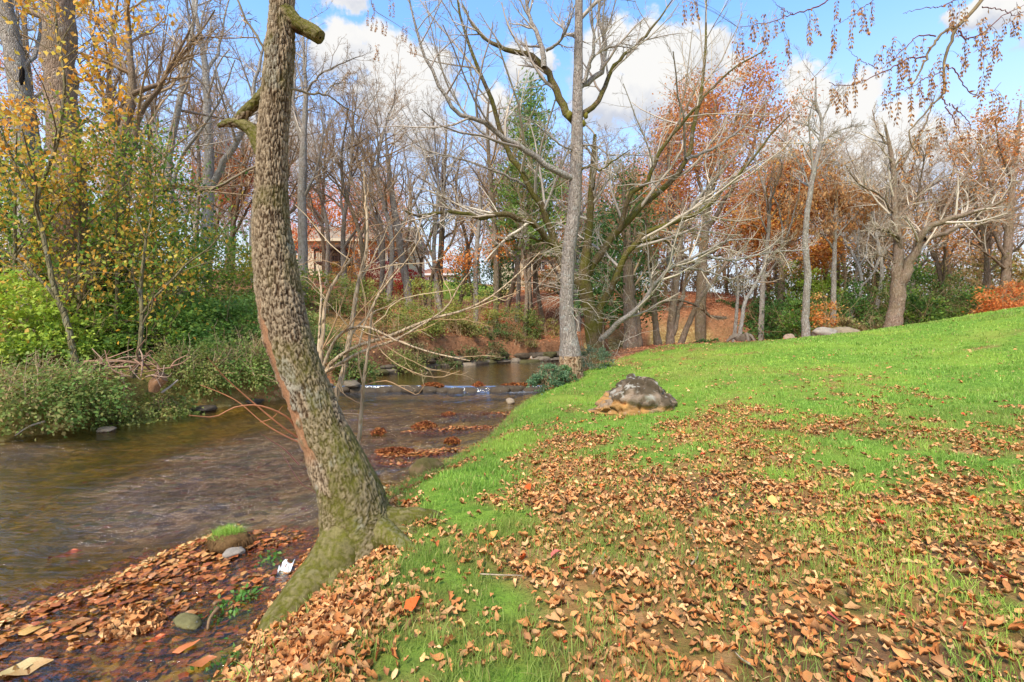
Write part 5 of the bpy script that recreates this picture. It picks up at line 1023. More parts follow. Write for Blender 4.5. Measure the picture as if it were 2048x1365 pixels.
    R = [(1560, 24.5, 1.2, 1.0, 1.9, 'dark green hedge bush at the edge of the leafy slope', DGR + GRN[:1], 5500, .11), (1595, 22.6, .8, .8, 1.9, 'dark green bush left of the thin grey tree', DGR + GRN, 4500, .11), (1535, 27.5, 1.3, 1.0, 1.6, 'low dark green bush at the top of the leafy slope', DGR, 4500, .12),
         (1645, 22.2, .8, .8, 1.8, 'rust orange bush right of the thin grey tree', ORG + OLV[:1], 3800, .11), (1640, 25.5, 1.3, 1.0, 3.0, 'yellow green tall bush behind the rust orange one', BRIGHT + GRN, 5000, .13), (1590, 27, 1.2, 1.0, 3.2, 'tall green bush with orange flecks behind the thin grey tree', GRN + DGR + ORG[:1], 5000, .13), (1700, 24.0, 1.4, 1.0, 2.2, 'dark green bush in the middle of the right woods', DGR + GRN[:2], 5000, .12), (1690, 21.0, .9, .6, .8, 'dry brown weedy bush by the pale round rock', BR + OLV, 2600, .08),
         (1760, 21.8, 1.0, .7, .9, 'greyish weedy bush at the foot of the low forked tree', BR + BUSH, 3000, .09), (1765, 25.0, 1.4, 1.0, 2.2, 'dark green bush behind the low forked tree', DGR + OLV, 5000, .12), (1840, 23.5, 1.3, 1.0, 1.8, 'green bush right of the low forked tree', DGR + GRN, 5000, .11), (1830, 27, 1.6, 1.2, 3.2, 'tall loose green bush behind the fork of the low tree', DGR + GRN, 4500, .13), (1905, 24.0, 1.4, 1.0, 1.9, 'olive green bush under the dark stout trunk', DGR + OLV + GRN[:1], 5000, .11),
         (1900, 27.0, 1.7, 1.2, 2.8, 'brownish green bush behind the dark stout trunk', OLV + DGR + TAN[:1], 4500, .13), (1960, 22.8, 1.2, .9, 1.7, 'green bush at the lawn edge below the red orange bush', GRN + DGR, 4500, .10), (2010, 21.5, 1.5, .8, 1.6, 'spreading red orange bush above the lawn crest at the right edge', ORG + [lin(196, 92, 54), lin(170, 96, 64)], 4200, .11), (2070, 23.5, 1.5, 1.0, 3.0, 'tan and olive bush past the right edge', OLV + TAN, 4000, .13),
         (1730, 30, 2.0, 1.4, 3.6, 'far green thicket bush closing the right woods left of the forked tree', DGR + OLV + TAN[:1], 4000, .17), (1860, 32, 2.4, 1.4, 3.6, 'far olive thicket bush closing the right woods behind the dark trunk', OLV + DGR + TAN[:1], 4500, .16), (1980, 31, 2.4, 1.4, 3.8, 'far brown thicket bush closing the right woods at the right edge', OLV + TAN, 4500, .16), (1640, 33, 2.2, 1.4, 3.6, 'far mixed thicket bush behind the rust orange bush', OLV + ORG[:2], 4500, .16)]
    for n, a in enumerate(R): shrub(*a[:4], a[4] * 1.22, a[5], 700 + n, a[6], int(a[7] * .7), a[8] * 1.12, 'bushes of the right hand woods')
    TB = TAN + ORG[3:] + OLV
    for n, (px, Y, w, h, lab) in enumerate([(1130, 37, 2.2, 3.2, 'behind the tall pale trunk'), (1215, 37, 2.2, 3.4, 'behind the spreading mossy tree'), (1290, 38, 2.4, 3.4, 'left of the russet maple'), (1365, 38, 2.4, 3.4, 'behind the russet maple trunk'), (1440, 39, 2.4, 3.2, 'right of the russet maple'), (1510, 38, 2.2, 3.2, 'left of the dark hedge'), (1580, 38, 2.4, 4.4, 'behind the thin grey tree'), (1665, 39, 2.4, 4.4, 'behind the tan leaved tree'), (1750, 38, 2.4, 4.6, 'left of the low forked tree'), (1830, 39, 2.4, 4.6, 'right of the low forked tree'), (1910, 38, 2.4, 4.6, 'behind the dark stout trunk'), (1990, 37, 2.4, 4.6, 'at the right edge')]):
        shrub(px, Y, w, 1.4, h, 'far tan and rust brush closing the view ' + lab, 780 + n, TB, 3000, .17, 'far brush behind the woods', stems=24)
    E = [(1100, 12.35, .55, .4, .55, 'blue green feathery weed at the water edge left of the tall pale trunk', [lin(110, 138, 96), lin(90, 122, 84), lin(132, 150, 108)], 1900, .07, .3), (1128, 12.6, .35, .3, .45, 'small green weed against the left foot of the tall pale trunk', [lin(96, 132, 76), lin(120, 148, 90)], 1100, .06, .15), (1185, 14.6, .7, .5, .7, 'grey green weed right of the foot of the tall pale trunk', [lin(120, 140, 104), lin(140, 150, 120), lin(100, 120, 84)], 2000, .06, .2)]
    for n, a in enumerate(E): shrub(*a[:5], a[5], 740 + n, a[6], a[7], a[8], 'weeds round the tall pale trunk', name='weed', z=max(a[9] - .45, gz((a[0] - CX) / F * a[1], a[1])))
    S = [(820, 36, 1.3, .9, 2.3, 'bright red shrub at the corner of the tan house', RED[:2] + [lin(190, 50, 60)], 3200, .13), (760, 37, 1.6, .9, 2.4, 'dark red shrub in front of the tan house', [lin(150, 44, 50), lin(172, 66, 60)], 2400, .13), (986, 27, .5, .4, 1.3, 'narrow scarlet shrub right of the slim orange leaved tree', RED, 1300, .10), (1075, 40, 1.8, .9, 2.2, 'rusty red shrub in front of the cream house', ORG[:1] + ORG[4:], 2400, .14), (690, 38, 2.2, 1.2, 1.8, 'orange flecked shrub under the tan house deck', ORG + OLV, 2600, .13), (405, 11.5, .35, .2, .25, 'little red leaved shrub on the left bank near the leaning trunk', [lin(206, 88, 60)], 220, .08)]
    for n, a in enumerate(S): shrub(*a[:5], a[5], 760 + n, a[6], a[7], a[8])
    g = np.random.default_rng(9); i = 0
    for px, py in [(1440, 605), (1462, 610), (1475, 614), (1405, 672), (1424, 670), (1490, 655), (1508, 652), (1525, 663), (1545, 668), (1560, 655), (1575, 668)]:
        Y = 22.5 + (690 - py) * .11; shrub(px, Y, .34, .3, .2, 'small dark green clump of ground ivy on the leafy slope', 800 + i, DGR, 260, .09, 'ground ivy clumps on the leafy slope', name='ivy_clump', stems=4); i += 1
build_shrubs()

# ivy round the lower stem left of the driftwood
shrub(232, 12.4, .45, .4, 2.6, 'column of very dark ivy on a dead stem behind the fresh green bush', 830, [lin(34, 62, 34), lin(46, 78, 42), lin(28, 50, 30)], 3000, .09, name='ivy_column')
shrub(15, 12.5, .5, .4, 5.6, 'tall column of dark ivy at the left edge beside the hollow trunk', 831, [lin(44, 84, 40), lin(60, 100, 50)], 3000, .10, name='ivy_column')
# ---------- houses on the rise behind the creek
M_ROOF = mat_flat('brown_shingle_roof', lin(146, 128, 108), .9, .2, 4.0, .1); M_ROOF2 = mat_flat('grey_brown_roof', lin(134, 116, 102), .9, .2, 4.0, .1); M_ROOF3 = mat_flat('red_brown_roof', lin(160, 108, 84), .9, .2, 4, .1)
M_WALL = mat_flat('tan_siding', lin(204, 188, 158), .8, .06); M_CREAM = mat_flat('cream_siding', lin(192, 176, 146), .8, .06); M_WHITE = mat_flat('white_paint', lin(216, 212, 206), .6, .05)
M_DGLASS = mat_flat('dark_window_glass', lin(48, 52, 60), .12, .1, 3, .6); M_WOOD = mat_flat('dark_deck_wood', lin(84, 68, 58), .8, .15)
def box(mb, x0, x1, y0, y1, z0, z1):
    V = [(x, y, z) for x in (x0, x1) for y in (y0, y1) for z in (z0, z1)]
    mb.add(V, [[0, 1, 3, 2], [4, 6, 7, 5], [0, 4, 5, 1], [2, 3, 7, 6], [0, 2, 6, 4], [1, 5, 7, 3]])
def one(mat, name, par, *bx):
    mb = MB(); box(mb, *bx); return mb.build(name, mat, par, smooth=False)
def house(label, px0, px1, Y, py_base, py_eave, py_ridge, dep, wall, roof, wins, hip=False, deck=None):
    x0, x1 = (px0 - CX) / F * Y, (px1 - CX) / F * Y; z = lambda py: CAM_Z - (py - HY) / F * Y
    zb = min(z(py_base), gz(x0, Y), gz(x1, Y)) - .4; ze, zr = z(py_eave), z(py_ridge); o = thing('house', label, 'house', ((x0 + x1) / 2, Y, zb))
    one(wall, 'wall', o, x0, x1, Y, Y + dep, zb, ze)
    e = .5; mb = MB(); i = (x1 - x0) * .22 if hip else -e * .2; ym = Y + dep / 2; th = .16
    A = [(x0 - e, Y - e, ze), (x1 + e, Y - e, ze), (x1 + e, Y + dep + e, ze), (x0 - e, Y + dep + e, ze), (x0 + i, ym, zr), (x1 - i, ym, zr)]
    V = [(a, b, c + th) for a, b, c in A] + A[:4]
    mb.add(V, [[0, 1, 5, 4], [2, 3, 4, 5], [0, 6, 7, 1], [1, 7, 8, 2], [2, 8, 9, 3], [3, 9, 6, 0], [6, 9, 8, 7]], [[1, 2, 5], [3, 0, 4]]); mb.build('roof', roof, o, smooth=False)
    one(wall, 'fascia', o, x0 - e, x1 + e, Y - e - .05, Y - e - .003, ze - .12, ze + th)
    for (a, b, c, d) in wins:
        wa, wb, wc, wd = (a - CX) / F * Y, (b - CX) / F * Y, z(d), z(c); f = thing('window', None, None, (0, 0, 0)); 
        bpy.data.objects.remove(f)
        mb = MB(); t = .10
        box(mb, wa - t, wa, Y - .06, Y - .004, wc - t, wd + t); box(mb, wb, wb + t, Y - .06, Y - .004, wc - t, wd + t); box(mb, wa, wb, Y - .06, Y - .004, wc - t, wc); box(mb, wa, wb, Y - .06, Y - .004, wd, wd + t); box(mb, (wa + wb) / 2 - .03, (wa + wb) / 2 + .03, Y - .05, Y - .006, wc, wd)
        w = mb.build('window', M_WHITE, o, smooth=False); m2 = MB(); box(m2, wa, wb, Y - .03, Y - .003, wc, wd); p = m2.build('pane', M_DGLASS, w, origin=o.location, smooth=False)
    if deck:
        a, b, c, d = deck; wa, wb, zd, zt = (a - CX) / F * Y, (b - CX) / F * Y, z(d), z(c)
        one(M_WOOD, 'deck', o, wa, wb, Y - 2.4, Y - .004, zd - .2, zd); one(M_WOOD, 'porch_roof', o, wa - .2, wb + .2, Y - 2.6, Y - .004, zt, zt + .2); one(M_DGLASS, 'dark_opening', o, wa + .5, wb - .6, Y - .04, Y - .004, zd, zt - .3)  # dark sheet on the wall paints the shade of the porch opening
        for k in range(5):
            xx = wa + (wb - wa - .16) * k / 4; one(M_WOOD, 'post', o, xx, xx + .16, Y - 2.38, Y - 2.22, zd - 2.2, zt)
        one(M_WOOD, 'rail', o, wa, wb, Y - 2.4, Y - 2.34, zd + .95, zd + 1.03)
        for k in range(22):
            xx = wa + (wb - wa - .05) * k / 21; one(M_WOOD, 'baluster', o, xx, xx + .05, Y - 2.4, Y - 2.35, zd, zd + .95)
    return o
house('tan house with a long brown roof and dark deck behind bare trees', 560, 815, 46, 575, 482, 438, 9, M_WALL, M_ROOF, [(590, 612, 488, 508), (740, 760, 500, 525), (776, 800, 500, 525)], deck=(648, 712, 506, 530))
house('cream house with a grey brown roof on the slope left of the tall pale trunk', 986, 1135, 46, 572, 512, 474, 8, M_CREAM, M_ROOF2, [(1024, 1034, 522, 538), (1072, 1094, 524, 540)], hip=True)
house('small far white house with a red brown roof beyond the bright far lawn', 838, 905, 66, 572, 550, 532, 8, M_WHITE, M_ROOF3, [(858, 866, 554, 562), (884, 892, 554, 562)], hip=True)
house('pale house wall with one window at the left edge behind the leaves', -90, 42, 27, 530, 430, 380, 8, M_WHITE, M_ROOF, [(16, 30, 462, 484)])

# ---------- driftwood caught on the left bank
def build_driftwood():
    g = np.random.default_rng(77)
    def stick(name, lab, cat, p0, p1, r, col, grp=None, bend=.08, k=6):
        p = spline([p0, (np.array(p0) + p1) / 2 + g.normal(0, bend, 3) * np.linalg.norm(np.array(p1) - p0), p1], 12); rr = np.linspace(r, r * .45, 12); c = p[0].copy()
        mb = MB(); pp = np.vstack([p[0] - (p[1] - p[0]) * .02, p, p[-1] + (p[-1] - p[-2]) * .02]); rr = np.concatenate([[.001], rr, [.001]]); tube_batch(mb, pp[None], rr[None], k, np.array([col])); o = mb.build(name, M_BARKV, origin=c); return tag(o, lab, cat, grp)
    def pt(px, py, Y, up=0): 
        p = P(px, py, Y); return np.array([p[0], Y, max(p[2], gz(p[0], Y) + .02) + up])
    stick('log', 'long straight dead log lying along the top of the driftwood pile', 'log', pt(168, 735, 9.3, .1), pt(300, 742, 9.6, .12), .045, lin(150, 116, 92), bend=.02)
    stick('log', 'second long dead log just under the topmost one in the driftwood pile', 'log', pt(180, 752, 9.2, .1), pt(312, 738, 9.7, .1), .04, lin(132, 98, 76), bend=.03)
    stick('log', 'pale dead branch poking out to the right of the driftwood pile', 'log', pt(322, 786, 9.7), pt(356, 760, 9.9), .028, lin(196, 176, 158), bend=.02)
    stick('log', 'bleached stick hanging over the water at the left edge', 'log', pt(90, 843, 8.0), pt(30, 872, 7.75), .02, lin(200, 184, 166), bend=.05)
    stick('log', 'dark rusty bough slanting down through the bushes to the water below the yellow sapling', 'log', pt(104, 762, 9.0, .05), pt(190, 832, 8.7, .05), .025, lin(112, 70, 52), bend=.03)
    stick('log', 'dark log lying at the waterline below the driftwood pile', 'log', pt(198, 852, 8.75), pt(242, 846, 8.85), .04, lin(84, 64, 50), bend=.02)
    # the split tan butt of a log
    c = pt(312, 768, 9.55); mb = MB(); bark_skin(mb, [c + [-.05, 0, -.16], c + [0, 0, .0], c + [.10, .05, .14], c + [.12, .05, .143]], [.10, .14, .15, .004], 24, 24, lambda q, s, a, d: np.zeros(q.shape[:2]), 5., depth=.02, wood=lambda q, s, a: np.ones(q.shape[:2]) * .9)
    tag(mb.build('log_butt', M_BARKV, origin=c), 'split tan log butt standing out of the driftwood pile', 'log')
    for i in range(46):
        x, y = g.uniform(175, 350), g.uniform(735, 775); Y = 9.45 - (y - 735) * .006 + g.normal(0, .08); p = pt(x, y, Y, g.uniform(.05, .22)); L = g.uniform(.2, .75); a = g.normal(0.1, .7); d = np.array([math.cos(a) * (1 if g.random() > .4 else -1), g.normal(0, .3), math.sin(a)])
        stick('stick', 'broken dead stick tangled in the driftwood pile on the left bank', 'stick', p, p + d * L, g.uniform(.008, .022), palette([lin(160, 122, 98), lin(128, 94, 74), lin(184, 156, 132)], 1, g)[0], 'sticks of the driftwood pile', .12, 5)
    for lab, p0, p1, r, col in [('curved pale root sticking out of the bank above the leafy shallows', P(428, 1160, 3.1), P(505, 1128, 3.3), .012, lin(150, 118, 84)), ('knotted root arching down into the leafy shallows', P(436, 1150, 3.05), P(415, 1215, 2.9), .016, lin(138, 108, 78))]:
        for p in (p0, p1): p[2] = max(gz(p[0], p[1]) + .01, W_LOW)
        p0[2] += .05; stick('root_piece', lab, 'root', p0, p1, r, col, bend=.18)
    for i, (a, b, c_, d_, lab) in enumerate([(1383, 1140, 1378, 1062, 'pale bent twig lying on the leaves right of centre'), (1185, 1160, 1210, 1115, 'dark short twig in the grass near the pale bent one'), (960, 1160, 1045, 1163, 'thin grey twig lying flat on the grass in front'), (800, 1062, 835, 1030, 'bare stick leaning on the foot of the leaning tree'), (1500, 1345, 1470, 1320, 'short straw coloured stalk in the near right leaves')]):
        def gp(px, py):
            Y = 3.0
            for _ in range(40):
                z = gz((px - CX) / F * Y, Y); Y = .5 * Y + .5 * (CAM_Z - z) * F / (py - HY)
            q = P(px, py, Y); q[2] = gz(q[0], Y) + .035; return q
        stick('twig', lab, 'twig', gp(a, b), gp(c_, d_), .006, lin(170, 150, 124), bend=.08, k=5)
build_driftwood()

def gpoint(px, py, Y=4.0):
    for _ in range(60):
        z = gz((px - CX) / F * Y, Y); Y = .6 * Y + .4 * (CAM_Z - z) * F / (py - HY)
    return np.array([(px - CX) / F * Y, Y, gz((px - CX) / F * Y, Y)])

# weathered stump of roots at the lawn edge, and pieces of the far slope
def build_stump():
    b = P(1488, 680, 19.2); b[2] = gz(b[0], b[1]); o = thing('stump', 'weathered grey root stump at the lawn edge below the leafy slope', 'stump', b); g = np.random.default_rng(3)
    for i in range(9):
        a = g.uniform(0, 6.28); p = np.array([b, b + [math.cos(a) * .35, math.sin(a) * .25, .28 + .15 * g.random()], b + [math.cos(a) * .8, math.sin(a) * .5, .02]]); mb = MB(); tube_batch(mb, spline(p, 12)[None], np.linspace(.13, .03, 12)[None], 7, np.array([lin(132, 116, 98)])); mb.build('root', M_BARKV, o)
    m2 = rock_mb((b[0], b[1], b[2] + .2), (.4, .3, .26), 6., lin(120, 104, 86), sub=14); m2.build('core', M_BARKV, o)
build_stump()

# ---------- leaf shapes for everything lying on the ground
def leaf_template(seed, curl, bend, nx=4, ny=6, lobes=True):
    g = np.random.default_rng(seed); u = np.linspace(-1, 1, nx); v = np.linspace(0, 1, ny); U, Vv = np.meshgrid(u, v)
    wd = np.interp(Vv, [0, .15, .38, .6, .82, 1], [.07, .33, .38, .30, .17, .012]) * (1 + (.34 * np.sin(Vv * 15 + seed) * np.sign(U) ** (seed % 2) if lobes else 0))
    ang = U * curl; x = np.where(abs(curl) > .05, np.sin(ang) / max(abs(curl), .05), U) * wd; z = (1 - np.cos(ang)) * wd * .8
    z = z + bend * (Vv - .4) ** 2 + (.07 if lobes else .03) * g.normal(0, 1, U.shape); y = Vv - .45 - .12 * bend * (Vv - .4) ** 2; tw = g.normal(0, .8) * (Vv - .5); x2 = x * np.cos(tw) - z * np.sin(tw); z2 = x * np.sin(tw) + z * np.cos(tw)
    V = np.stack([x2, y, z2 - z2.min()], -1).reshape(-1, 3); i = np.arange(ny - 1)[:, None] * nx + np.arange(nx - 1)[None]; q = np.stack([i, i + 1, i + nx + 1, i + nx], -1).reshape(-1, 4); return V, q
TPL = [leaf_template(i, [1.3, 2.0, -1.4, 2.5, .9, 1.6, -2.0, 1.4][i], [.5, 1.0, .3, 1.2, .7, -.5, .6, 1.4][i]) for i in range(8)]
TPLC = [leaf_template(i, [1.3, 2.0, -1.4, 2.5, .9, 1.6, -2.0, 1.4][i], [.5, 1.0, .3, 1.2, .7, -.5, .6, 1.4][i], 3, 5) for i in range(8)]
FLAT = [leaf_template(20 + i, .25, .08, 3, 5, lobes=i % 2 == 0) for i in range(4)]
DRYC = [lin(214, 154, 96), lin(198, 134, 78), lin(226, 176, 120), lin(178, 112, 60), lin(208, 144, 84), lin(190, 144, 96), lin(148, 96, 58)]
def rotm(rz, tx, ty):
    cz, sz, cx, sx, cy, sy = np.cos(rz), np.sin(rz), np.cos(tx), np.sin(tx), np.cos(ty), np.sin(ty); n = len(rz); M = np.zeros((n, 3, 3)); Z = M.copy(); X = M.copy(); Yy = M.copy()
    Z[:, 0, 0] = cz; Z[:, 0, 1] = -sz; Z[:, 1, 0] = sz; Z[:, 1, 1] = cz; Z[:, 2, 2] = 1; X[:, 0, 0] = 1; X[:, 1, 1] = cx; X[:, 1, 2] = -sx; X[:, 2, 1] = sx; X[:, 2, 2] = cx; Yy[:, 1, 1] = 1; Yy[:, 0, 0] = cy; Yy[:, 0, 2] = sy; Yy[:, 2, 0] = -sy; Yy[:, 2, 2] = cy
    return Z @ X @ Yy
def scatter(mb, tpl, p, s, rz, tx, ty, col):
    k = np.arange(len(p)) % len(tpl)
    for t, (V, q) in enumerate(tpl):
        m = k == t; n = m.sum()
        if not n: continue
        W = np.einsum('nij,vj->nvi', rotm(rz[m], tx[m], ty[m]), V) * s[m][:, None, None] + p[m][:, None]
        mb.add(W.reshape(-1, 3), (q[None] + np.arange(n)[:, None, None] * len(V)).reshape(-1, 4), col=np.repeat(col[m], len(V), 0))
def inview(p, mx=60, my=60):
    px = CX + p[:, 0] / np.maximum(p[:, 1], .1) * F; py = HY + (CAM_Z - p[:, 2]) / np.maximum(p[:, 1], .1) * F
    return (p[:, 1] > .6) & (px > -mx) & (px < 2048 + mx) & (py < 1365 + my), px, py

def build_lawn_leaves():
    g = np.random.default_rng(55); XS = []; 
    for (x0, x1, y0, y1, n) in [(-2.2, 5.2, 1.2, 4.5, 16500), (-1.8, 7, 4.5, 8.0, 14000), (-1, 12, 8, 13, 13000), (0, 22, 13, 20, 13000)]:
        XS.append(np.stack([g.uniform(x0, x1, n), g.uniform(y0, y1, n)], -1))
    # drifts on the lawn corner, the slope and under the trees
    XS.append(np.stack([g.uniform(-1.9, -.6, 2600), g.uniform(1.6, 4.2, 2600)], -1))
    p = np.concatenate(XS); x, y = p.T; sd = sdist(WATER, x, y); lf = leafiness(x, y); edge = (sd > 0.0) & (sd < .75) & (y < 6)
    pr = np.where(sd < .02, 0, .035 + .96 * lf * (1 - .55 * sstep(6, 13, y))); pr = np.where(edge, np.maximum(pr, .55), pr)
    keep = g.random(len(p)) < pr; x, y = x[keep], y[keep]; z = height(x, y); n = len(x)
    s = (.024 + .056 * g.random(n) ** 1.4) * (1 + .10 * sstep(6, 12, y)); b = np.hypot(x - .3, y - 3.1) < .0; lift = g.random(n) ** 2 * .026 + .004
    P3 = np.stack([x, y, z + lift], -1); rz = g.random(n) * 6.28; tx = g.normal(0, .22, n); ty = g.normal(0, .22, n); col = palette(DRYC, n, g, .2)
    odd = g.random(n) < .02; col[odd] = palette([lin(222, 110, 48), lin(214, 84, 56), lin(226, 150, 70), lin(128, 84, 60)], odd.sum(), g)
    P3 = np.concatenate([P3]); vis, px, py = inview(P3, -4, -4); apx = np.where(vis & (py < 1360), s / np.maximum(y, .1), 0); order = np.argsort(-apx)[:292]; ind = np.zeros(n, bool); ind[order] = True
    mb = MB(); m = ~ind & (y < 8.5); scatter(mb, TPLC, P3[m], s[m], rz[m], tx[m], ty[m], col[m]); m = ~ind & (y >= 8.5); dd = np.stack([np.cos(rz[m]), np.sin(rz[m]), tx[m]], -1); leaves(mb, P3[m] + [0, 0, .02], dd, g.normal(0, .4, (m.sum(), 3)) + [0, 0, 1.0], s[m] * 1.05, s[m] * .75, col[m]); o = mb.build('leaf_litter', M_DRY); tag(o, 'dry tan leaves strewn thickly over the lawn', 'leaf litter', kind='stuff')
    # nearest ones, one by one
    cc = palette(DRYC, 6, g, .12); meshes = [[None] * 6 for _ in TPL]
    for t, (V, q) in enumerate(TPL):
        for c in range(6): mb = MB(); mb.add(V, q, col=cc[c]); meshes[t][c] = mb.data('fallen_leaf', M_DRY)
    from mathutils import Matrix
    def put(i_mesh, q, sz, a, b_, c_):
        o = bpy.data.objects.new('fallen_leaf', i_mesh); C.objects.link(o); M = rotm(np.array([a]), np.array([b_]), np.array([c_]))[0] * sz; o.matrix_world = Matrix([[*M[0], q[0]], [*M[1], q[1]], [*M[2], q[2]], [0, 0, 0, 1]]); return o
    for j, i in enumerate(np.nonzero(ind)[0]):
        tag(put(meshes[j % 8][g.integers(0, 6)], P3[i], s[i], rz[i], tx[i], ty[i]), *[('curled dry tan leaf in the drift on the slope beside the big root', 'leaf', 'curled leaves on the slope by the root'), ('curled dry tan leaf on the front lawn left of the middle', 'leaf', 'curled leaves on the front lawn'), ('curled dry tan leaf in the front right corner of the lawn', 'leaf', 'curled leaves in the front right corner')][0 if x[i] < -.62 else 1 if x[i] < .55 else 2])
    for px, py, sz, col, lab in [(826, 1225, .085, lin(226, 96, 40), 'vivid orange leaf in the grass near the front'), (1112, 1122, .08, lin(206, 110, 96), 'pinkish red leaf in the grass in the middle of the near lawn'), (1130, 1153, .06, lin(214, 90, 50), 'small orange red leaf just below the pinkish red one'), (1672, 1258, .07, lin(206, 88, 74), 'red leaf lying flat among tan leaves at the near right'), (1545, 1015, .10, lin(228, 170, 96), 'yellow tan leaf upper right of the near leaf drift'), (988, 1082, .07, lin(226, 160, 84), 'yellowish leaf on the bright grass left of centre'), (1056, 985, .075, lin(190, 84, 30), 'dark orange leaf alone on the bright grass patch')]:
        q = gpoint(px, py); mb = MB(); mb.add(*FLAT[1], col=col); q[2] += .045; tag(put(mb.data('fallen_leaf', M_DRY), q, sz * 1.2, g.random() * 6, .5, .2), lab, 'leaf')
    return
build_lawn_leaves()

def build_woods_leaves():
    g = np.random.default_rng(56); n = 40000
    x = np.concatenate([g.uniform(-6, 8, 16000), g.uniform(3, 22, 24000)]); y = np.concatenate([g.uniform(19, 32, 16000), g.uniform(17, 36, 24000)])
    sw = sdist(WATER, x, y); k = (sw > .1) & (sdist(LAWN, x, y) > -.4) & (g.random(n) < .25 + .75 * sstep(.8, 2.2, sw)); x, y = x[k], y[k]; n = len(x); z = height(x, y) + .02
    d = g.normal(0, 1, (n, 3)) * np.array([1, 1, .35]); l = g.uniform(.06, .13, n); mb = MB(); leaves(mb, np.stack([x, y, z], -1), d, g.normal(0, .5, (n, 3)) + [0, -.3, 1.0], l, l * .7, palette([lin(190, 124, 80), lin(166, 102, 64), lin(204, 146, 102), lin(140, 86, 56), lin(180, 116, 80)], n, g)); tag(mb.build('slope_leaf_litter', M_DRY), 'russet leaf litter covering the wooded slope behind the creek', 'leaf litter', kind='stuff')
    n = 5200; x = g.uniform(-12, -3.5, n); y = g.uniform(7, 20, n); sd = sdist(WATER, x, y); k = sd > .03; x, y = x[k], y[k]; n = len(x); l = g.uniform(.05, .10, n); mb = MB()
    leaves(mb, np.stack([x, y, height(x, y) + .015], -1), g.normal(0, 1, (n, 3)) * [1, 1, .3], g.normal(0, .4, (n, 3)) + [0, 0, 1.0], l, l * .7, palette(DRYC + OLV, n, g)); tag(mb.build('bank_leaf_litter', M_DRY), 'leaf litter on the left bank under the bushes', 'leaf litter', kind='stuff')
build_woods_leaves()

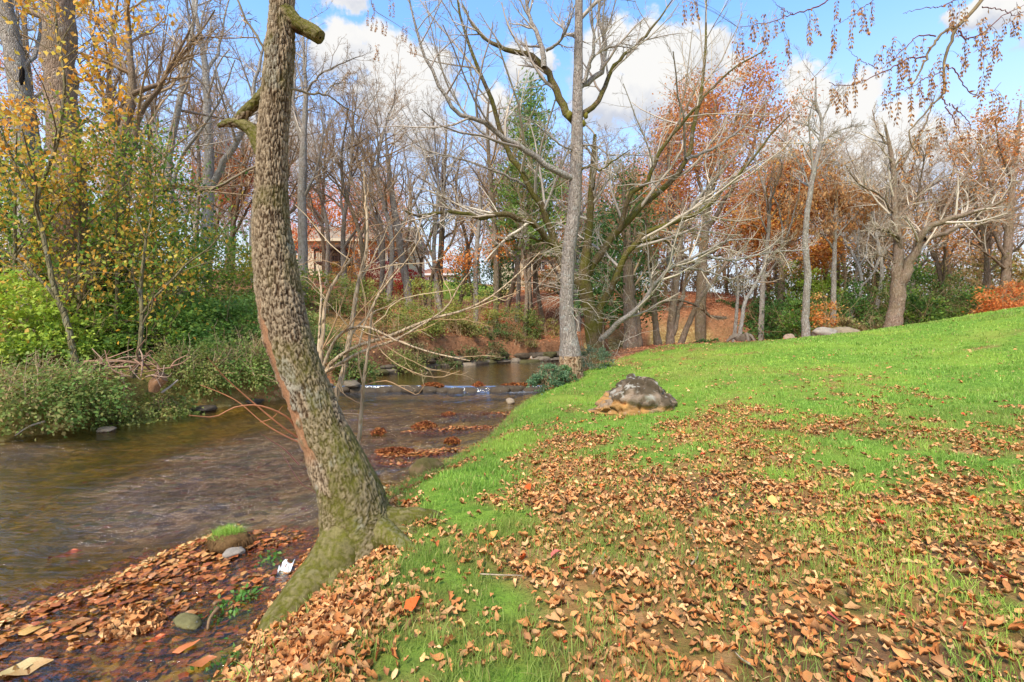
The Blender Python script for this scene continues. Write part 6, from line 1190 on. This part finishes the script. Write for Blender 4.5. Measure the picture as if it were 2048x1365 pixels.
WETC = [lin(196, 112, 54), lin(168, 88, 44), lin(214, 140, 74), lin(140, 76, 46), lin(206, 152, 88), lin(158, 104, 60)]
def build_creek_leaves():
    g = np.random.default_rng(57); PP = []; 
    def ell(cx, cy, a, b, r, n, k=1.0):
        t = g.random(n) * 6.28; rr = np.sqrt(g.random(n)) * k; u, v = rr * np.cos(t) * a, rr * np.sin(t) * b; return np.stack([cx + u * math.cos(r) - v * math.sin(r), cy + u * math.sin(r) + v * math.cos(r)], -1)
    for i, (cx, cy, a, b, r) in enumerate(SHOALS): PP.append(ell(cx, cy, a, b, r, [2300, 2300, 900, 1000, 1000, 1000, 300][i], 1.15))
    PP.append(np.stack([g.uniform(-6, -1.2, 700), g.uniform(2, 8, 700)], -1))
    p = np.concatenate(PP); x, y = p.T; sd = sdist(WATER, x, y); k = (sd < .08); x, y = x[k], y[k]; sh = shoal(x, y); n = len(x)
    s = g.uniform(.03, .08, n); z = np.maximum(height(x, y) + .004, W_LOW - .06 + .078 * g.random(n) * sh); flow = .55 + g.normal(0, .5, n)
    rz = flow - 1.57 + np.where(g.random(n) < .5, 0, 3.14); tx, ty = g.normal(0, .14, n), g.normal(0, .18, n); col = palette(np.array(WETC) * .8, n, g, .2); mb = MB(); scatter(mb, FLAT, np.stack([x, y, z], -1), s, rz, tx, ty, col); tag(mb.build('wet_leaf_litter', M_WET), 'wet brown and orange leaves lodged in the creek shallows', 'leaf litter', kind='stuff')
    # stranded line of pale leaf scraps along the outer edge of the near shoal
    n = 420; t = g.random(n); ex = np.interp(t, [0, .3, .6, 1], [(-1024) / F * 2.98, (190 - CX) / F * 3.35, (330 - CX) / F * 3.85, (470 - CX) / F * 4.35]); ey = np.interp(t, [0, .3, .6, 1], [2.98, 3.35, 3.85, 4.35]); ex += g.normal(0, .03, n); ey += g.normal(0, .03, n)
    mb = MB(); scatter(mb, FLAT, np.stack([ex, ey, W_LOW + .006 + .012 * g.random(n)], -1), g.uniform(.02, .055, n), .75 - 1.57 + g.normal(0, .4, n), g.normal(0, .3, n), g.normal(0, .3, n), palette([lin(196, 150, 84), lin(180, 118, 58), lin(206, 168, 104), lin(176, 92, 44)], n, g)); tag(mb.build('stranded_leaf_litter', M_WET), 'line of small pale leaf scraps along the outer edge of the near shallows', 'leaf litter', kind='stuff')
    # heaps on stones and on the weir
    H = [((865, 777), 13.4, .34, .12, .11, 'left heap of red brown leaves caught on the weir', W_POOL), ((957, 777), 13.4, .17, .12, .13, 'small heap of red brown leaves caught on the weir near its middle', W_POOL), ((1035, 778), 13.5, .5, .14, .08, 'long low heap of leaves at the right end of the weir', W_POOL), ((850, 858), 8.7, .24, .15, .10, 'leaf heap on a stone in the water, farthest of those on the leaf bars', W_LOW), ((757, 869), 8.2, .13, .09, .08, 'small bright red leaf heap at the left end of the upper leaf bar', W_LOW),
         ((790, 908), 7.0, .30, .10, .06, 'long leaf heap on the lower leaf bar next to the leaning trunk', W_LOW), ((904, 886), 7.6, .12, .1, .06, 'small leaf heap near the grassy edge on the lower leaf bar', W_LOW), ((898, 835), 9.8, .16, .1, .06, 'small leaf heap at the left end of the far leaf bar', W_LOW), ((268, 1222), 2.95, .17, .12, .10, 'tan leaf heap piled on a dark stone in the near shallows', W_LOW), ((630, 860), 10.0, .2, .12, .05, 'thin leaf heap stranded left of the leaning trunk', W_LOW)]
    for n_, (pp, Y, a, b, h, lab, wl) in enumerate(H):
        c = P(*pp, Y); c = np.array([c[0], Y, wl - .01]); m = int(170 + 500 * a); t = g.random(m) * 6.28; rr = np.sqrt(g.random(m)); q = np.stack([c[0] + rr * np.cos(t) * a, c[1] + rr * np.sin(t) * b, c[2] + h * (1 - rr ** 2) * g.random(m) ** .5], -1)
        mb = MB(); scatter(mb, TPLC, q, g.uniform(.05, .09, m), g.random(m) * 6.28, g.normal(0, .6, m), g.normal(0, .6, m), palette(np.array(WETC[:4]) * .6 if n_ != 8 else DRYC, m, g)); o = thing('leaf_heap', lab, 'leaf heap', c); e = mb.build('leaves', M_DRY, o); e['kind'] = 'stuff'
    # big leaves lying singly in the clear shallows
    for px, py, sz, col, lab in [(65, 1265, .11, lin(190, 146, 76), 'broad yellow brown leaf under the water near the left edge'), (140, 1253, .14, lin(150, 100, 52), 'long dark leaf in the shallows by the pale stranded line'), (28, 1345, .17, lin(196, 168, 110), 'large pale leaf in the bottom left corner, left of a pair'), (52, 1345, .16, lin(186, 146, 92), 'large tan leaf in the bottom left corner, right of a pair'), (308, 1283, .09, lin(226, 120, 70), 'bright orange leaf floating in the near shallows'), (128, 1105, .17, lin(200, 104, 56), 'orange leaf under the brown water left of the grass hummock'), (240, 1256, .12, lin(170, 92, 50), 'rust leaf below the tan leaf heap'), (400, 1330, .12, lin(176, 104, 56), 'brown leaf near the bank in the bottom shallows'), (370, 1300, .11, lin(196, 112, 60), 'orange brown leaf in the shallows near the foot of the bank')]:
        Y = 1.95 * F / (py - HY); x = (px - CX) / F * Y; mb = MB(); mb.add(*FLAT[px % 4], col=col); o = bpy.data.objects.new('wet_leaf', mb.data('wet_leaf', M_WET)); C.objects.link(o); o.location = (x, Y, max(W_LOW - (.03 if py == 1105 else -.008), gz(x, Y) + .012)); o.scale = (sz * .8, sz * 1.25, sz); o.rotation_euler = (0, 0, .6 - 1.57 + (px % 5) * .1); tag(o, lab, 'leaf')
build_creek_leaves()

# ---------- grass
GRC = [lin(152, 186, 74), lin(128, 166, 60), lin(170, 202, 90), lin(186, 208, 106), lin(106, 144, 52)]
def blades(mb, x, y, z, h, w, g, cols, lean=.5):
    n = len(x); a = g.random(n) * 6.28; la = g.random(n) * 6.28; ln = np.abs(g.normal(0, lean, n)); s = np.stack([np.cos(a), np.sin(a), 0 * a], -1) * w[:, None]; l = np.stack([np.cos(la) * ln, np.sin(la) * ln, np.ones(n)], -1); l = norm(l) * h[:, None]; b = np.stack([x, y, z - .005], -1)
    mid = b + l * .55; tip = b + l * .95 + np.stack([np.cos(la) * ln, np.sin(la) * ln, -.3 * ln], -1) * h[:, None] * .45
    V = np.stack([b - s, b + s, mid + s * .8, mid - s * .8, tip], 1); i = np.arange(n)[:, None] * 5; mb.add(V.reshape(-1, 3), i + np.array([[0, 1, 2, 3]]), i + np.array([[3, 2, 4]]), col=np.repeat(cols, 5, 0))
def build_grass():
    g = np.random.default_rng(58); mb = MB()
    for (x0, x1, y0, y1, n, h, w) in [(-1.9, 4.4, 1.4, 3.6, 66000, .066, .0021), (-1.6, 8.0, 3.4, 6.5, 90000, .060, .0028), (-1, 13, 6.5, 11, 95000, .055, .0042), (0, 20, 11, 19.5, 70000, .055, .009), (10, 26, 8, 19, 26000, .055, .009)]:
        x = g.uniform(x0, x1, n); y = g.uniform(y0, y1, n); m = sdist(LAWN, x, y) + (n2(x, y, 1.8, 3) - .5) * .7; lf = leafiness(x, y); tuft = n2(x, y, 4.5, 3, 12.); k = (m < 0.05) & (g.random(n) < (1 - .62 * lf) * (.35 + .9 * sstep(.35, .6, tuft))); x, y, tuft, lf = x[k], y[k], tuft[k], lf[k]; z = height(x, y); v, _, _ = inview(np.stack([x, y, z], -1), 300, 200); x, y, z, tuft, lf = x[v], y[v], z[v], tuft[v], lf[v]; n = len(x)
        dull = (sstep(.50, .66, n2(x, y, .35, 3, 51.)) * .55)[:, None]; hh = h * g.uniform(.5, 1.25, n) * (.7 + .8 * sstep(.42, .66, tuft)); c = palette(GRC, n, g, .15); yl = (sstep(.46, .62, n2(x, y, .8, 3, 31.)) * .7)[:, None]; c = c * (1 - yl) + np.array(lin(186, 206, 88)) * yl * g.uniform(.85, 1.1, (n, 1)); c = c * (1 - dull) + np.array(lin(150, 152, 78)) * dull; c = c * (.78 + .42 * n2(x, y, 2.3, 2, 61.))[:, None]; dry = g.random(n) < .05; c[dry] = palette([lin(196, 176, 110)], dry.sum(), g); blades(mb, x, y, z, hh, w * g.uniform(.7, 1.3, n), g, c)
    # rough grass hanging over the lawn's creek edge
    t = g.random(9000); k = np.array([(-1.45, 1.5), (-1.4, 3.0), (-1.3, 4.9), (-1.05, 5.8), (-.4, 7.6), (.08, 10.3), (.65, 12.3), (1.1, 13.2)]); s = np.concatenate([[0], np.cumsum(np.linalg.norm(np.diff(k, axis=0), axis=1))]); s /= s[-1]; x = np.interp(t, s, k[:, 0]) + g.normal(0, .12, 9000); y = np.interp(t, s, k[:, 1]); sd = sdist(WATER, x, y); kk = (sd > .12) & (g.random(9000) < np.where(y < 4.8, .35, 1)); x, y = x[kk], y[kk]; n = len(x); blades(mb, x, y, height(x, y), g.uniform(.05, .13, n), g.uniform(.002, .0045, n), g, palette(GRC + [lin(180, 170, 104), lin(150, 150, 84)], n, g), .9)
    tag(mb.build('lawn_grass', M_GRASS), 'short bright green lawn grass between the fallen leaves', 'grass', kind='stuff')
    # far lawn
    n = 9000; x = -6.2 + g.uniform(-6, 6, n); y = 44 + g.uniform(-7, 7, n); k = np.hypot((x + 6.2) / 5.5, (y - 44) / 7) < .95; x, y = x[k], y[k]; n = len(x); mb = MB(); blades(mb, x, y, height(x, y), g.uniform(.06, .12, n), np.full(n, .025), g, palette(GRC[:4], n, g)); tag(mb.build('far_lawn_grass', M_GRASS), 'bright green grass of the far lawn below the houses', 'grass', kind='stuff')
    # hummock in the creek
    Y = 4.02; c = P(462, 1085, Y); c[2] = W_LOW + .03; o = thing('grass_hummock', 'round earth hummock with a tuft of bright grass standing in the shallows', 'grass tuft', c)
    rock_mb(c, (.20, .14, .10), 44., lin(104, 78, 48), sub=18).build('earth_mound', M_BARKV, o); n = 650; a = g.random(n) * 6.28; r = np.sqrt(g.random(n)); x = c[0] - .03 + r * np.cos(a) * .13; y = c[1] + r * np.sin(a) * .09; mb = MB(); blades(mb, x, y, c[2] + .09 * (1 - r * .6), g.uniform(.05, .12, n), g.uniform(.0016, .003, n), g, palette(GRC[:4] + [lin(176, 204, 84)], n, g), .7); mb.build('grass', M_GRASS, o)
    n = 130; a = g.random(n) * 6.28; p = c + np.stack([np.cos(a) * .17, np.sin(a) * .12, 0 * a + .05], -1); Pt, R = grow(p, np.stack([np.cos(a) * .5, np.sin(a) * .5, -.6 + 0 * a], -1), g.uniform(.06, .13, n), np.full(n, .0022), 5, .2, -.2, .4, g); mb = MB(); tube_batch(mb, Pt, R, 3, palette([lin(140, 104, 66), lin(100, 74, 46)], n, g)); mb.build('hanging_roots', M_TWIG, o)
    # small green weeds on the bank slope under the big root
    for i, (px, py, lab) in enumerate([(490, 1205, 'small green weed on the leafy slope under the big mossy root'), (455, 1335, 'broad leaved green weed at the very bottom of the bank'), (545, 1130, 'green sprig beside the white scrap at the root'), (440, 1245, 'fine leaved weed hanging over the near shallows')]):
        q = gpoint(px, py, 3.0); m = 90; mb = MB(); p = q + g.normal(0, .06, (m, 3)) * [1, 1, .3] + [0, 0, .04]; leaves(mb, p, g.normal(0, 1, (m, 3)) + [0, 0, .5], g.normal(0, .5, (m, 3)) + [0, 0, 1.0], g.uniform(.02, .05, m), g.uniform(.012, .03, m), palette([lin(104, 152, 60), lin(80, 126, 52), lin(132, 168, 84)], m, g)); o = thing('weed', lab, 'weed', q); mb.build('foliage', M_LEAF, o)
build_grass()

# ---------- scrap of white plastic at the root
def build_scrap():
    q = gpoint(570, 1150, 3.2); g = np.random.default_rng(4); u = np.linspace(0, 1, 16); U, V = np.meshgrid(u, u); f = fbm(np.stack([U * 4, V * 4, U * 0], -1), 3); x = (U - .5) * (.08 + .03 * V); y = (V - .5) * .05; z = .035 + .09 * (V - .3) + .05 * (f - .5) + .02 * np.sin(U * 9 + V * 5); P3 = np.stack([q[0] + x + .03 * (V - .5), q[1] + y, q[2] + z], -1); i = np.arange(15)[:, None] * 16 + np.arange(15)[None]; qd = np.stack([i, i + 1, i + 17, i + 16], -1).reshape(-1, 4)
    cut = (f[:-1, :-1].ravel() > .34) & (np.hypot(U - .5, V - .5)[:-1, :-1].ravel() < .62); mb = MB(); mb.add(P3.reshape(-1, 3), qd[cut], col=lin(214, 218, 216)); o = mb.build('plastic_scrap', mat_vcol('white_plastic', .35, .05, 20), origin=tuple(q)); tag(o, 'crumpled scrap of white plastic lying against the big mossy root', 'litter')
build_scrap()

# ---------- branch with hanging seed clusters over the top right corner
def seed_mesh(seed):
    g = np.random.default_rng(seed); L = .16 + .05 * g.random(); mb = MB(); pts = spline([(0, 0, 0), (g.normal(0, .008), g.normal(0, .008), -L * .5), (g.normal(0, .01), g.normal(0, .01), -L)], 8); tube_batch(mb, pts[None], np.full((1, 8), .0009), 3, np.array([lin(110, 70, 60)]))
    n = 46; t = g.random(n) ** .8; p = pts[(t * 7).astype(int)]; a = g.random(n) * 6.28; d = np.stack([np.cos(a) * .55, np.sin(a) * .55, -.9 - .4 * g.random(n)], -1); p = p + np.stack([np.cos(a), np.sin(a), 0 * a], -1) * .006; l = g.uniform(.018, .028, n); leaves(mb, p, d, g.normal(0, 1, (n, 3)), l, l * .38, palette([lin(204, 152, 92), lin(178, 120, 66), lin(214, 172, 116), lin(150, 96, 54)], n, g)); return mb.data('seed_cluster', M_LEAF)
SEEDS = [seed_mesh(i) for i in range(7)]
def build_overhang():
    g = np.random.default_rng(91); Y = 3.4
    tb = np.array([5.6, 2.2, gz(5.6, 2.2)]); t = Tree('seed_laden_tree', 'tree standing just right of the picture whose seed hung branch crosses the top right corner', tb, 92)
    t.trunk([tb - [0, 0, .1], tb + [-.05, .1, 1.5], tb + [.05, .15, 3.0], tb + [0, .3, 4.6], tb + [.2, .4, 6.5]], [.17, .14, .12, .09, .04], M_GREY, 10, 30, carry=None)
    def br(pp, r0, r1, name='branch', dY=0, start=None, lead=None):
        p3 = px_poly(pp, Y, dY)
        if lead is not None: p3 = np.vstack([lead, p3])
        p = spline(p3, 30); p[1:-1] += g.normal(0, .004, (28, 3)); mb = MB(); tube_batch(mb, p[None], np.linspace(r0, r1, 30)[None], 6, np.array([lin(124, 106, 76) if r0 > .009 else lin(116, 72, 66)])); mb.build(name, M_TWIG, t.o); return p
    z = lambda L: [(1348 + a / 2.904, b / 2.904) for a, b in L]
    main = br(z([(1790, 0), (1745, 55), (1690, 112), (1640, 160)]), .019, .014, 'branch', 0, lead=[tb + [0, .3, 4.4], tb + [-.4, .55, 4.35], P(2010, -90, Y)])
    runs = [(z([(1640, 160), (1590, 175), (1540, 215), (1480, 300), (1430, 420), (1385, 490), (1340, 530)]), .011, .004), (z([(1640, 160), (1610, 240), (1570, 380), (1565, 540), (1480, 630), (1380, 750), (1365, 810), (1420, 900), (1480, 900)]), .011, .003), (z([(1520, 212), (1420, 210), (1350, 270), (1280, 340), (1200, 400)]), .005, .002), (z([(1470, 330), (1360, 345), (1240, 410), (1100, 470), (980, 500), (900, 480)]), .006, .002),
            (z([(1570, 385), (1640, 420), (1690, 510), (1760, 555), (1850, 535), (1900, 480)]), .005, .0015), (z([(1565, 560), (1590, 640), (1650, 740), (1660, 800), (1730, 805)]), .005, .0015), (z([(1600, 600), (1690, 680), (1720, 740), (1715, 800), (1760, 800)]), .004, .0015), (z([(1650, 180), (1690, 225), (1745, 215), (1800, 190), (1900, 100), (2033, 30)]), .006, .002), (z([(1790, 40), (1900, 60), (1980, 90), (2060, 60)]), .004, .002), (z([(1745, 215), (1770, 290), (1800, 340)]), .003, .0015),
            (z([(1560, 420), (1470, 450), (1390, 500), (1250, 540), (1200, 555)]), .004, .0015), (z([(1640, 0), (1560, 40), (1440, 50), (1330, 80)]), .004, .0015), (z([(1180, 395), (1080, 350), (1000, 280)]), .003, .001), (z([(920, -40), (900, 0), (800, 50), (690, 85), (560, 130), (370, 160)]), .006, .0015), (z([(690, 85), (620, 50), (570, 0)]), .003, .001), (z([(1160, 0), (1080, 60), (1000, 110), (930, 160)]), .003, .001)]
    lines = [br(a, b, c) for a, b, c in runs]
    # sixteen twig lines tie back to the tree through the main branch; the two upper ones come from above the frame
    lead = spline([tb + [0, .3, 4.5], tb + [-1.2, .8, 4.3], P(1850, -160, Y), P(1665, -14, Y)], 20); mb = MB(); tube_batch(mb, lead[None], np.linspace(.02, .006, 20)[None], 6, np.array([lin(124, 106, 76)])); mb.build('branch', M_TWIG, t.o)
    seeds_px = z([(790, 100), (785, 150), (825, 100), (935, 160), (915, 200), (1045, 20), (1085, 60), (1030, 140), (1155, 30), (1110, 70), (950, 0), (1180, 310), (1215, 280), (1280, 230), (1305, 300), (1340, 270), (1350, 340), (1250, 290), (1400, 260), (1450, 240), (1075, 360), (1050, 390), (1105, 400), (915, 510), (935, 530), (1000, 540), (1050, 500), (1020, 520), (1250, 420), (1315, 370), (1360, 350), (1225, 530), (1258, 540), (1290, 560), (1300, 430), (1380, 520), (1370, 580), (1430, 450), (1420, 520), (1480, 420), (1490, 500), (1520, 380), (1580, 390), (1540, 330), (1560, 430), (1620, 50), (1640, 90), (1660, 40), (1600, 40), (1690, 20), (1700, 200), (1690, 260), (1660, 330), (1760, 130), (1800, 120), (1830, 160), (1860, 200), (1890, 220), (1920, 130), (1950, 120), (1990, 30), (2010, 100), (1810, 210), (1780, 250), (1850, 290), (1830, 380), (1800, 430), (1770, 520), (1845, 560), (1880, 560), (1915, 580), (1640, 640), (1540, 680), (1560, 690), (1690, 730), (1430, 770), (1470, 770), (1400, 800), (1480, 820), (1380, 940), (1300, 880), (1330, 900), (1780, 770), (1820, 760), (60, 0), (100, 10), (130, 0), (440, 100), (470, 110), (400, 210), (385, 240), (590, 100), (630, 60), (540, 170), (650, 230), (670, 240), (520, 100)])
    for i, (px, py) in enumerate(seeds_px):
        q = P(px, py, Y + g.normal(0, .15)); o = bpy.data.objects.new('seed_cluster', SEEDS[i % 7]); C.objects.link(o); o.parent = t.o; o.location = tuple(q + np.array([0, 0, .02]) - np.array(t.o.location)); o.rotation_euler.z = g.random() * 6.28; o.scale = (1.0,) * 3 if i % 3 else (1.15,) * 3
    mb = MB()
    L = np.concatenate(lines); idx = g.integers(0, len(L), 130); 
    for px, py in seeds_px:
        q = P(px, py, Y); a = L[np.argmin(np.linalg.norm(L - q, axis=1))]; p = spline([a, (a + q) / 2 + [0, 0, .02], q], 6); 
        if np.linalg.norm(a - q) < .5: tube_batch(mb, p[None], np.full((1, 6), .0011), 3, np.array([lin(110, 74, 62)]))
    n = 26; p = L[g.integers(0, len(L), n)]; l = g.uniform(.03, .05, n); leaves(mb, p, g.normal(0, 1, (n, 3)) - [0, 0, .8], g.normal(0, 1, (n, 3)), l, l * .6, palette([lin(190, 118, 56), lin(206, 150, 84)], n, g)); mb.build('twig_leaves', M_LEAF, t.o)['kind'] = 'stuff'
    # the same kind of branch reaching in from above, left of the middle
    b = Tree('hanging_branch', 'thin drooping branch with seed clusters entering from above left of the tall pale trunk', P(740, -160, 3.3), 93, 'branch'); z2 = lambda L: [(680 + a / 2.904, c / 2.904) for a, c in L]
    for pp, r0 in [([(740, -160), (738, -60)] + z2([(180, 0), (200, 60), (260, 100), (340, 150), (420, 210)]), .005), (z2([(180, 0), (240, -40), (310, 10)]), .002)]:
        p = spline(px_poly(pp, 3.3), 24); mb = MB(); tube_batch(mb, p[None], np.linspace(r0, .001, 24)[None], 5, np.array([lin(112, 84, 68)])); mb.build('stem', M_TWIG, b.o)
    for i, (px, py) in enumerate(z2([(160, 60), (185, 90), (210, 110), (240, 120), (265, 110), (290, 0), (310, 15), (365, 150), (385, 160), (410, 240), (430, 250), (205, 250), (225, 260), (190, 20)])):
        q = P(px, py, 3.3); o = bpy.data.objects.new('seed_cluster', SEEDS[i % 7]); C.objects.link(o); o.parent = b.o; o.location = tuple(q - np.array(b.o.location)); o.scale = (.62,) * 3; o.rotation_euler.z = i
build_overhang()
